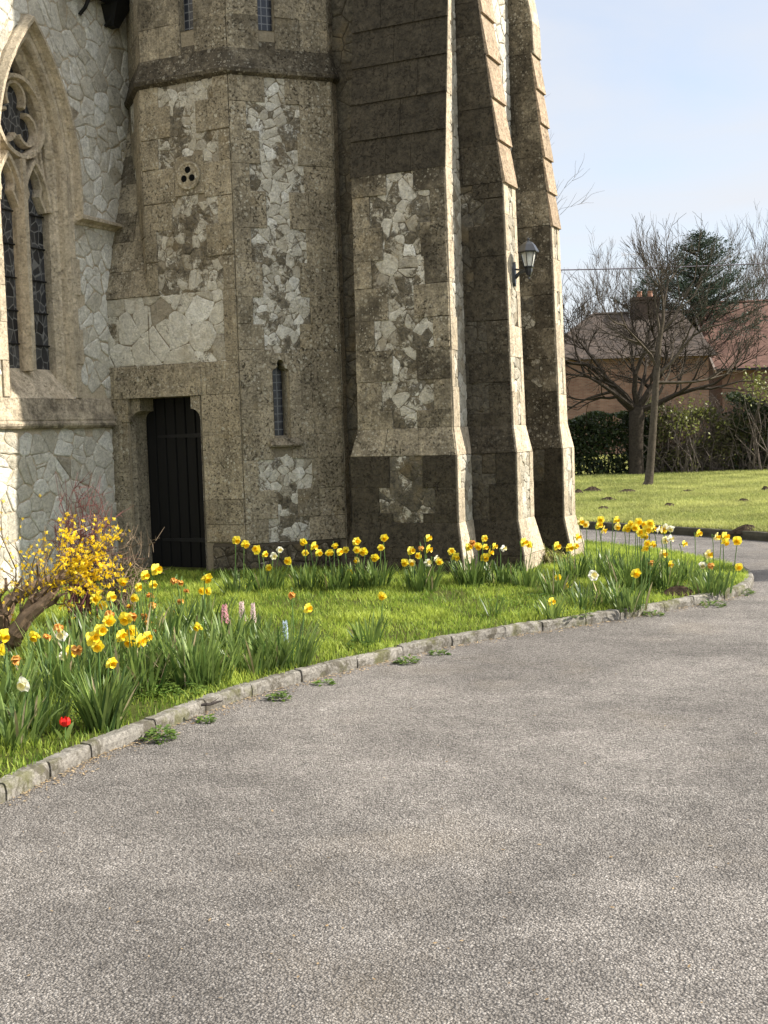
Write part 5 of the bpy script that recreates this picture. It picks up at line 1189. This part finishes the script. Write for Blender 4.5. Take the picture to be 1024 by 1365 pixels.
# ================================================================== BEYOND THE DRIVE
def fr(r, d, z): return CAMR * r + CAMF * d + Vector((0, 0, z))
def tint_of(rng): return (min(1, max(0, rng.gauss(.5, .25))), 0, 0)
BARK = mat_plain('dark_bark', (.04, .033, .026), .95, var=.5, sc=18, spec=.05, bumpst=.8); BARK2 = mat_plain('brown_bark', (.072, .06, .046), .95, var=.5, sc=18, spec=.05, bumpst=.8); BARK3 = mat_plain('far_twigs', (.12, .10, .085), .95, var=.3, spec=.05)
def grow(mb, p, d, L_, r, lvl, rng, up, kids, spread, mind, shrink=.66, flat=0):
    n = 4; pts = [p.copy()]; rad = [r]; dd = d.normalized()
    for i in range(n):
        dd = (dd + Vector((rng.gauss(0, .17), rng.gauss(0, .17), rng.gauss(0, .15) + up * .12))).normalized(); pts.append(pts[-1] + dd * (L_ / n)); rad.append(max(.004, r * (1 - .62 * (i + 1) / n)))
    mb.tube(pts, rad, 6 if r > .05 else (4 if r > .018 else 3), cap=False)
    if lvl <= 0: return
    for k in range(kids):
        f = rng.uniform(.28, 1) if k else 1; i = min(n - 1, int(f * n)); q = pts[i].lerp(pts[i + 1], f * n - i); base = (pts[i + 1] - pts[i]).normalized()
        a = rng.uniform(0, 2 * pi); o_ = base.orthogonal().normalized(); o_ = Matrix.Rotation(a, 3, base) @ o_; an = spread * rng.uniform(.5, 1.15)
        nd = base * cos(an) + o_ * sin(an); nd.z = nd.z * (1 - flat) + up * .15
        grow(mb, q, nd, L_ * shrink * rng.uniform(.75, 1.2), max(mind, r * (.62 if k else .7) * (1 - .4 * f)), lvl - 1, rng, up, kids, spread, mind, shrink, flat)
def bare_tree(name, base, trunk_pts, rads, limbs, mat, label, seed, lvl, kids, spread, up, mind=.008, group=None, shrink=.66, cat='tree'):
    rng = random.Random(seed); root = empty(name, base); tag(root, label, cat, group)
    mb = MB(); mb.tube(trunk_pts, rads, 12, cap=False); mb.build('trunk', mat, root, True); cr = MB()
    for (p, d, L_, r) in limbs: grow(cr, p, d, L_, r, lvl, rng, up, kids, spread, mind, shrink)
    cr.build('crown', mat, root); return root
# short thick tree
b = onz(849, 633.5, .1); D = depth_of(b); s_ = D / FPX
T = lambda x, y, d=0: atd(x, y, D + d)
tp = [T(849, 636), T(848.5, 626), T(848, 610), T(848, 575), T(849, 552), T(850, 543)]
limbs = [(T(844, 548), T(790, 520) - T(844, 548), 2.1, .11), (T(846, 545), T(800, 490) - T(846, 545), 2.0, .10), (T(850, 542), T(835, 470) - T(850, 542), 1.9, .10), (T(852, 543), T(868, 480) - T(852, 543), 1.9, .10), (T(854, 547), T(910, 525) - T(854, 547), 2.2, .10), (T(850, 545), T(845, 500, 1.5) - T(850, 545), 1.8, .09), (T(846, 546), T(780, 500, -1) - T(846, 546), 1.9, .09), (T(852, 545), T(900, 500, 1) - T(852, 545), 1.9, .09)]
bare_tree('bare_tree', b, tp, [11.5 * s_, 10.2 * s_, 9.6 * s_, 9.6 * s_, 10.5 * s_, 8 * s_], limbs, BARK, 'leafless tree with a short thick dark trunk and wide spreading crown', 8, 4, 4, .74, .28, .0095)
# slim tree in front of it
b = onz(864, 648, .1); D = depth_of(b); s_ = D / FPX
tp = [T(862, 651), T(865, 642), T(867, 620), T(870, 580), T(873, 535), T(876, 490), T(879, 455), T(884, 425)]
limbs = [(T(873, 535), T(905, 500) - T(873, 535), 1.2, .045), (T(876, 490), T(850, 430) - T(876, 490), 1.4, .045), (T(876, 500), T(930, 455) - T(876, 500), 1.7, .05), (T(879, 455), T(865, 385) - T(879, 455), 1.4, .04), (T(884, 425), T(900, 370) - T(884, 425), 1.3, .04), (T(882, 440), T(925, 390) - T(882, 440), 1.5, .04), (T(875, 510), T(950, 505) - T(875, 510), 1.9, .045), (T(878, 470), T(840, 470, 1) - T(878, 470), 1.2, .035), (T(884, 425), T(880, 360) - T(884, 425), 1.2, .035)]
bare_tree('bare_tree', b, tp, [8 * s_, 6 * s_, 5.4 * s_, 5 * s_, 4.6 * s_, 4 * s_, 3.4 * s_, 2.6 * s_], limbs, BARK2, 'slim leafless tree standing on the open lawn right in front of the thick trunked tree', 12, 3, 4, .55, .7, .007)
# hedges
HED = mat_leaf('hedge_leaf', (.014, .026, .009), (.05, .07, .022), .5, .2, 1.5); SCR = mat_leaf('scrub_leaf', (.05, .055, .02), (.16, .16, .05), .6, .3, 1.5)
def cloud(n, r0, r1, d0, d1, z0, ztop, size, rng_seed, hole=.0):
    g = np.random.default_rng(rng_seed); r = g.uniform(r0, r1, n); d = d0 + (d1 - d0) * g.beta(.8, 1.1, n); zt = ztop(r); z = z0 + (zt - z0) * g.beta(1.25, .85, n)
    nn = np.sin(r * 2.3 + 1.7 * np.sin(z * 3.1)) * np.sin(z * 2.9 + r * .8) + .6 * np.sin(r * 6.1) * np.sin(z * 7.3 + r * 2) + .5 * np.sin(d * 5)
    k = nn > hole; r, d, z = r[k], d[k], z[k]; n = len(r)
    P = r[:, None] * np.array(CAMR)[None] + d[:, None] * np.array(CAMF)[None]; P[:, 2] = z
    N_ = g.normal(0, 1, (n, 3)); N_ /= np.linalg.norm(N_, axis=1)[:, None]; A_ = np.cross(N_, g.normal(0, 1, (n, 3))); A_ /= np.linalg.norm(A_, axis=1)[:, None]; B_ = np.cross(N_, A_)
    s1 = size * g.uniform(.6, 1.4, (n, 1)); V = np.stack([P - A_ * s1, P + B_ * s1 * .5, P + A_ * s1, P - B_ * s1 * .5], 1).reshape(-1, 3); F = np.arange(n * 4).reshape(-1, 4)
    t = np.zeros((n, 3), np.float32); t[:, 0] = np.clip(g.normal(.45, .25, n), 0, 1); return V, F, t
DH = 34.6; rx = lambda x, D: (x - 512) / FPX * D
r0, r1 = rx(600, DH), rx(868, DH)
hr = empty('hedge', fr((r0 + r1) / 2, DH, .1)); tag(hr, 'dense dark green clipped hedge along the far side of the lawn, behind the thick tree', 'hedge')
V, F, t = cloud(26000, r0, r1, DH - .4, DH + .8, .03, lambda r: 1.88 + .09 * np.sin(r * 2.1) + .07 * np.sin(r * 5.3), .06, 3, -.75); np_mesh('foliage', V, F, HED, hr, t)
mb = MB(); rng = random.Random(3)
for k in range(70):
    r = rng.uniform(r0, r1); p = fr(r, DH + rng.uniform(-.3, .7), 0); q = fr(r + rng.gauss(0, .2), DH + rng.uniform(-.3, .6), rng.uniform(.8, 1.6)); mb.tube(wob(p, q, 4, .05, rng), [.03, .025, .02, .015, .008], 4)
mb.build('stems', BARK2, hr)
r0, r1 = rx(862, DH), rx(1080, DH)
hr = empty('hedge', fr((r0 + r1) / 2, DH, .1)); tag(hr, 'tangled half bare hedge of brambles and saplings right of the thick tree', 'hedge')
V, F, t = cloud(15000, r0, r1, DH - .5, DH + 1.0, .1, lambda r: 1.95 + .35 * np.sin(r * .9 + 1) + .2 * np.sin(r * 2.7) + .6 * np.clip((r - rx(960, DH)) / 3, 0, 1), .055, 4, .1); np_mesh('foliage', V, F, SCR, hr, t)
V, F, t = cloud(9000, rx(975, DH), r1, DH - .5, DH + .9, .1, lambda r: 2.25 + .2 * np.sin(r * 2), .06, 8, -.7); np_mesh('evergreen_foliage', V, F, HED, hr, t)
mb = MB()
for k in range(520):
    r = rng.uniform(r0, r1); p = fr(r, DH + rng.uniform(-.6, 1.0), 0); q = fr(r + rng.gauss(0, .5), DH + rng.uniform(-.7, 1.0), rng.uniform(.6, 2.6)); w_ = wob(p, q, 5, .07, rng); mb.tube(w_, [.016, .013, .011, .009, .007, .003], 3)
    for _ in range(4):
        i = rng.randint(1, 4); mb.tube(wob(w_[i], w_[i] + Vector((rng.gauss(0, .4), rng.gauss(0, .3), rng.gauss(.15, .3))), 3, .08, rng), [.009, .007, .005, .003], 3)
mb.build('stems', BARK3, hr)
BR = mat_leaf('spring_leaf', (.12, .14, .03), (.27, .28, .06), .5, .35, 2)
for (x, y, R, n, lab, sd) in ((1010, 515, .8, 320, 'bush in yellow green young leaf at the right picture edge above the hedge', 5), (915, 560, .9, 260, 'thin yellow green sapling leaves showing through the tangled hedge', 6)):
    c = atd(x, y, DH - .9); R *= .75; rng = random.Random(sd); g = empty('bush', Vector((c.x, c.y, .1))); tag(g, lab, 'bush'); mb = MB(); st = MB()
    for k in range(n):
        p = c + Vector((rng.gauss(0, R * .5), rng.gauss(0, R * .4), rng.gauss(0, R * .45))); e = Vector((rng.gauss(0, 1), rng.gauss(0, 1), rng.gauss(0, 1))).normalized() * .055; f_ = e.orthogonal().normalized() * .03; mb.quad(p - e, p + f_, p + e, p - f_, 0, tint_of(rng))
    for k in range(14): st.tube(wob(Vector((c.x + rng.gauss(0, .2), c.y, 0)), c + Vector((rng.gauss(0, R * .5), rng.gauss(0, R * .4), rng.gauss(0, R * .5))), 4, .05, rng), [.02, .018, .014, .01, .004], 4)
    mb.build('foliage', BR, g); st.build('stems', BARK3, g)

# ---- houses
def mat_brick():
    s = NT('red_brick'); tc_ = s.n('ShaderNodeUVMap'); b = s.n('ShaderNodeTexBrick'); b.inputs['Scale'].default_value = 1; b.inputs['Brick Width'].default_value = .23; b.inputs['Row Height'].default_value = .075; b.inputs['Mortar Size'].default_value = .006
    b.inputs['Color1'].default_value = (.17, .092, .066, 1); b.inputs['Color2'].default_value = (.225, .135, .10, 1); b.inputs['Mortar'].default_value = (.19, .165, .14, 1)
    mp_ = s.n('ShaderNodeMapping'); mp_.inputs['Rotation'].default_value = (0, 0, -YAW)
    cm = s.n('ShaderNodeCombineXYZ'); sp = s.n('ShaderNodeSeparateXYZ'); s.l(s.pos, mp_.inputs[0]); s.l(mp_.outputs[0], sp.inputs[0]); s.l(sp.outputs[0], cm.inputs[0]); s.l(sp.outputs[2], cm.inputs[1]); s.l(cm.outputs[0], b.inputs['Vector'])
    c = s.mix(.6, b.outputs['Color'], s.ramp(s.noise(1.6, 5, .6), [(.3, .6), (.7, 1.3)]), 'MULTIPLY'); return s.fin(c, .9, spec=.1)
def mat_tile(name, c1, c2):
    s = NT(name); w = s.n('ShaderNodeTexWave'); w.wave_type = 'BANDS'; w.bands_direction = 'Z'; w.wave_profile = 'SAW'; w.inputs['Scale'].default_value = 1.55; w.inputs['Distortion'].default_value = .25; w.inputs['Detail Scale'].default_value = 4; s.l(s.pos, w.inputs['Vector'])
    v = s.vor(5, outp='Color'); sp = s.n('ShaderNodeSeparateColor'); s.l(v, sp.inputs[0])
    c = s.mix(sp.outputs[0], c1, c2); c = s.mix(.8, c, s.ramp(w.outputs['Fac'], [(.0, .55), (.25, 1), (1, 1.1)]), 'MULTIPLY'); c = s.mix(.6, c, s.ramp(s.noise(.9, 5, .6), [(.3, .6), (.7, 1.3)]), 'MULTIPLY')
    return s.fin(c, .85, s.bump(w.outputs['Fac'], .5, .03), spec=.15)
BRICK = mat_brick(); TILE1 = mat_tile('old_dark_tiles', (.045, .037, .032), (.085, .066, .054)); TILE2 = mat_tile('red_brown_tiles', (.105, .060, .048), (.16, .094, .074)); WHITEP = mat_plain('white_paint', (.7, .7, .68), .5, var=.08); GLASSD = mat_plain('dark_window', (.02, .025, .03), .1, var=.1, spec=.7); POTM = mat_plain('clay_pot', (.26, .13, .08), .8)
def boxf(mb, r0, r1, d0, d1, z0, z1, m=0):
    c = [fr(r, d, z) for z in (z0, z1) for r, d in ((r0, d0), (r1, d0), (r1, d1), (r0, d1))]; mb.add(c, [[0, 3, 2, 1], [4, 5, 6, 7], [0, 1, 5, 4], [1, 2, 6, 5], [2, 3, 7, 6], [3, 0, 4, 7]], m)
D1 = 58.0
zr = atd(840, 419, D1 + 4).z; ze = atd(840, 474, D1).z; ra, rb = rx(725, D1), rx(948, D1)
h1 = empty('house', fr((ra + rb) / 2, D1 + 4, 0)); tag(h1, 'brick house with a dark hipped roof, chimney and aerial behind the thick trunked tree', 'house')
mb = MB(); boxf(mb, ra, rb, D1, D1 + 8, 0, ze - .05); mb.build('wall', BRICK, h1)
mb = MB(); e = .4; rl, rr_ = rx(797, D1 + 4), rx(912, D1 + 4)
P = [fr(ra - e, D1 - e, ze - .15), fr(rb + e, D1 - e, ze - .15), fr(rb + e, D1 + 8 + e, ze - .15), fr(ra - e, D1 + 8 + e, ze - .15), fr(rl, D1 + 4, zr), fr(rr_, D1 + 4, zr)]
mb.add(P, [[0, 1, 5, 4], [1, 2, 5], [2, 3, 4, 5], [3, 0, 4], [0, 3, 2, 1]]); mb.tube([P[4], P[5]], .1, 6); mb.tube([P[0], P[4]], .09, 6); roof = mb.build('roof', TILE1, h1)
mb = MB(); cz0, cz1 = zr - .7, atd(865, 399, D1 + 4).z; c0, c1 = rx(847, D1 + 4), rx(880, D1 + 4); boxf(mb, c0, c1, D1 + 3.3, D1 + 4.3, cz0, cz1 - .16); boxf(mb, c0 - .08, c1 + .08, D1 + 3.22, D1 + 4.38, cz1 - .16, cz1); chim = mb.build('chimney', mat_plain('sooty_brick', (.06, .042, .034), .95, var=.4), roof)
for k, f in enumerate((.3, .72)):
    mb = MB(); cc = fr(c0 + (c1 - c0) * f, D1 + 3.8, cz1); mb.loft([[cc + Vector((r_ * cos(a), r_ * sin(a), z)) for a in np.linspace(0, 2 * pi, 10)[:-1]] for r_, z in ((.15, 0), (.12, .25), (.14, .3), (.14, .34), (.09, .34))]); mb.build('chimney_pot', POTM, roof)
    a0, a1 = rx(x0, D1), rx(x1, D1); z1_, z0_ = atd(x0, y0, D1).z, atd(x0, y1, D1).z; mb = MB(); boxf(mb, a0, a1, D1 - .03, D1 - .004, z0_, z1_); w = mb.build('window', WHITEP, h1); mb = MB(); boxf(mb, a0 + .08, a1 - .08, D1 - .045, D1 - .033, z0_ + .08, z1_ - .08); mb.build('pane', GLASSD, w)
ab = atd(839, 412, D1 + 3); at_ = atd(838, 337, D1 + 3); mb = MB(); mb.tube([Vector((ab.x, ab.y, zr - .4)), at_], .022, 5); yb = atd(829, 340, D1 + 3); ye = atd(852, 339, D1 + 3); mb.tube([yb, ye], .018, 4)
for f in (.0, .08, .18, .32, .5, .7, .9): p = yb.lerp(ye, f); l_ = .32 if f < .1 else .2; mb.tube([p + Vector((0, 0, l_ * .5)) + CAMF * l_ * .5, p - Vector((0, 0, l_ * .5)) - CAMF * l_ * .5], .012, 3)
mb.build('aerial', mat_plain('aluminium', (.45, .45, .46), .4, .6), h1)
D2 = 63.0; zr = atd(985, 404, D2 + 4.5).z; ze = atd(985, 487, D2).z; ra, rb = rx(966, D2), rx(1150, D2)
h2 = empty('house', fr((ra + rb) / 2, D2 + 4, 0)); tag(h2, 'house with a long red brown tiled gable roof at the right picture edge', 'house')
mb = MB(); boxf(mb, ra, rb, D2, D2 + 9, 0, ze - .1); mb.add([fr(ra, D2, ze - .1), fr(ra, D2 + 9, ze - .1), fr(ra, D2 + 4.5, zr - .25)], [[0, 2, 1]]); mb.build('wall', mat_plain('brown_brick', (.16, .10, .075), .9, var=.3), h2)
mb = MB(); e = .35; xl = ra - .45
P = [fr(xl, D2 - e, ze - .2), fr(rb + e, D2 - e, ze - .2), fr(rb + e, D2 + 4.5, zr), fr(xl, D2 + 4.5, zr), fr(xl, D2 + 9 + e, ze - .2), fr(rb + e, D2 + 9 + e, ze - .2)]; Q = [p - Vector((0, 0, .14)) for p in P]
mb.add(P + Q, [[0, 1, 2, 3], [3, 2, 5, 4], [0, 3, 9, 6], [3, 4, 10, 9], [0, 6, 7, 1], [6, 9, 8, 7], [9, 10, 11, 8], [1, 7, 8, 2], [2, 8, 11, 5], [4, 5, 11, 10]]); mb.tube([P[3], P[2]], .11, 6); mb.build('roof', TILE2, h2)
mb = MB(); boxf(mb, xl - .03, xl + .10, D2 - e, D2 - e + .1, ze - .4, ze - .1); mb.tube([P[0] + Vector((0, 0, -.05)) - CAMR * .03, P[3] + Vector((0, 0, -.03)) - CAMR * .03], .07, 4); mb.build('verge', mat_plain('pale_verge', (.34, .28, .24), .8), h2)
mb = MB(); boxf(mb, xl + .1, rb, D2 - e - .12, D2 - e + .02, ze - .3, ze - .18); mb.build('gutter', IRON, h2)

# ---- conifers
CON = mat_leaf('cedar_needles', (.022, .040, .026), (.075, .105, .075), .6, .15, 1)
def conifer(x, ytop, ybot, D, half, label, seed, nb, dens):
    rng = random.Random(seed); top = atd(x, ytop, D); root = empty('conifer', Vector((top.x, top.y, 0))); tag(root, label, 'conifer')
    mb = MB(); mb.tube([Vector((top.x, top.y, 0)), Vector((top.x, top.y, top.z * .6)), top], [.28, .16, .02], 8); br = MB(); fo = MB(); zb_ = atd(x, ybot, D).z
    for k in range(nb):
        f = (k + rng.random()) / nb; z = zb_ + (top.z - zb_) * f; a = rng.uniform(0, 2 * pi); R = half * (1 - f) ** .75 * rng.uniform(.55, 1.12) + .15
        p = Vector((top.x, top.y, z)); d = Vector((cos(a), sin(a), rng.uniform(.1, .55))); pts = [p, p + d * R * .5, p + d * R + Vector((0, 0, R * rng.uniform(-.05, .18)))]; br.tube(pts, [.045, .03, .008], 4)
        for j in range(int(dens * (R + .3))):
            t_ = rng.uniform(.2, 1.05); q = pts[0].lerp(pts[2], t_) + Vector((rng.gauss(0, .16), rng.gauss(0, .16), rng.gauss(.02, .10))); e_ = (d + Vector((rng.gauss(0, .6), rng.gauss(0, .6), rng.gauss(.1, .45)))).normalized() * rng.uniform(.12, .30); s_ = e_.cross(Vector((rng.gauss(0, 1), rng.gauss(0, 1), 1))).normalized() * .03
            fo.quad(q - s_ * .4, q + e_ * .5 - s_, q + e_, q + e_ * .5 + s_, 0, tint_of(rng))
    mb.build('trunk', BARK, root); br.build('branches', BARK, root); fo.build('foliage', CON, root)
conifer(933, 312, 500, 66, 5.3, 'dark spreading conifer rising behind the two houses', 4, 200, 42)
conifer(857, 376, 430, 76, .9, 'small conifer top showing behind the chimney', 5, 26, 34)
# ---- far bare trees
def far_tree(x, ybase, ytop, D, seed, label, r, lvl=4, kids=4, spread=.5):
    b = Vector((atd(x, 560, D).x, atd(x, 560, D).y, 0)); H_ = atd(x, ytop, D).z; fork = b + Vector((0, 0, H_ * .38)); rng = random.Random(seed)
    limbs = [(fork + Vector((0, 0, rng.uniform(-.4, .3))), Vector((cos(a), sin(a), rng.uniform(.9, 2.2))), H_ * .34, r * .5) for a in [k * 1.05 + rng.random() for k in range(6)]]
    bare_tree('bare_tree', b, [b, b.lerp(fork, .5) + Vector((.1, 0, 0)), fork, fork + Vector((0, 0, .3))], [r * 1.2, r, r * .85, r * .5], limbs, BARK3, label, seed, lvl, kids, spread, .8, .011, 'leafless trees beyond the houses', .62)
far_tree(570, 560, 190, 60, 21, 'tall leafless tree mostly hidden behind the church, twigs showing right of it', .22)
far_tree(778, 560, 395, 74, 22, 'fine leafless tree behind the left end of the hipped roof', .14)
far_tree(842, 560, 345, 78, 23, 'leafless tree with upright twigs behind the aerial', .13, spread=.38)
far_tree(886, 560, 335, 80, 24, 'leafless tree with tall forked shoots between chimney and conifer', .13, spread=.38)
far_tree(1010, 560, 325, 84, 25, 'leafless tree above the red brown roof at the right picture edge', .15, spread=.42)
far_tree(963, 560, 350, 86, 26, 'leafless tree behind the right flank of the conifer', .13, spread=.42)
# ---- overhead cable
p0, p1 = atd(560, 361, 36), atd(1120, 346, 36); mb = MB(); mb.tube([p0.lerp(p1, t_) + Vector((0, 0, -.10 * 4 * t_ * (1 - t_))) for t_ in np.linspace(0, 1, 25)], .019, 4)
tag(mb.build('overhead_cable', mat_plain('cable', (.10, .09, .11), .6)), 'thin dark overhead cable crossing the sky above the roofs', 'cable')
# dark evergreen beside the drive, just outside the picture, whose shadow lies across the tarmac
ec = CAMR * 9.3 + CAMF * 11.9; ev = empty('evergreen_tree', Vector((ec.x, ec.y, 0))); tag(ev, 'dark columnar evergreen right of the drive casting the long shadow on the tarmac', 'tree')
mb = MB(); mb.tube([Vector((ec.x, ec.y, 0)), Vector((ec.x, ec.y, 2)), Vector((ec.x, ec.y, 4))], [.12, .09, .02], 8); mb.build('trunk', BARK, ev)
mb = MB(); rng = random.Random(15)
for k in range(5200):
    z = .3 + 4.1 * rng.random() ** .9; R_ = .85 * min(1, (4.5 - z) / 1.7) ** .8 * rng.uniform(.55, 1.05) ** .5 * (1 + .2 * sin(z * 5)); a = rng.uniform(0, 2 * pi); p = Vector((ec.x + R_ * cos(a), ec.y + R_ * sin(a), z)); e = Vector((rng.gauss(0, .6), rng.gauss(0, .6), 1)).normalized() * .10; f_ = e.orthogonal().normalized() * .045; f_ = Matrix.Rotation(rng.uniform(0, 6.3), 3, e.normalized()) @ f_; mb.quad(p - e, p + f_, p + e, p - f_, 0, tint_of(rng))
mb.build('foliage', CON, ev)
#@@END
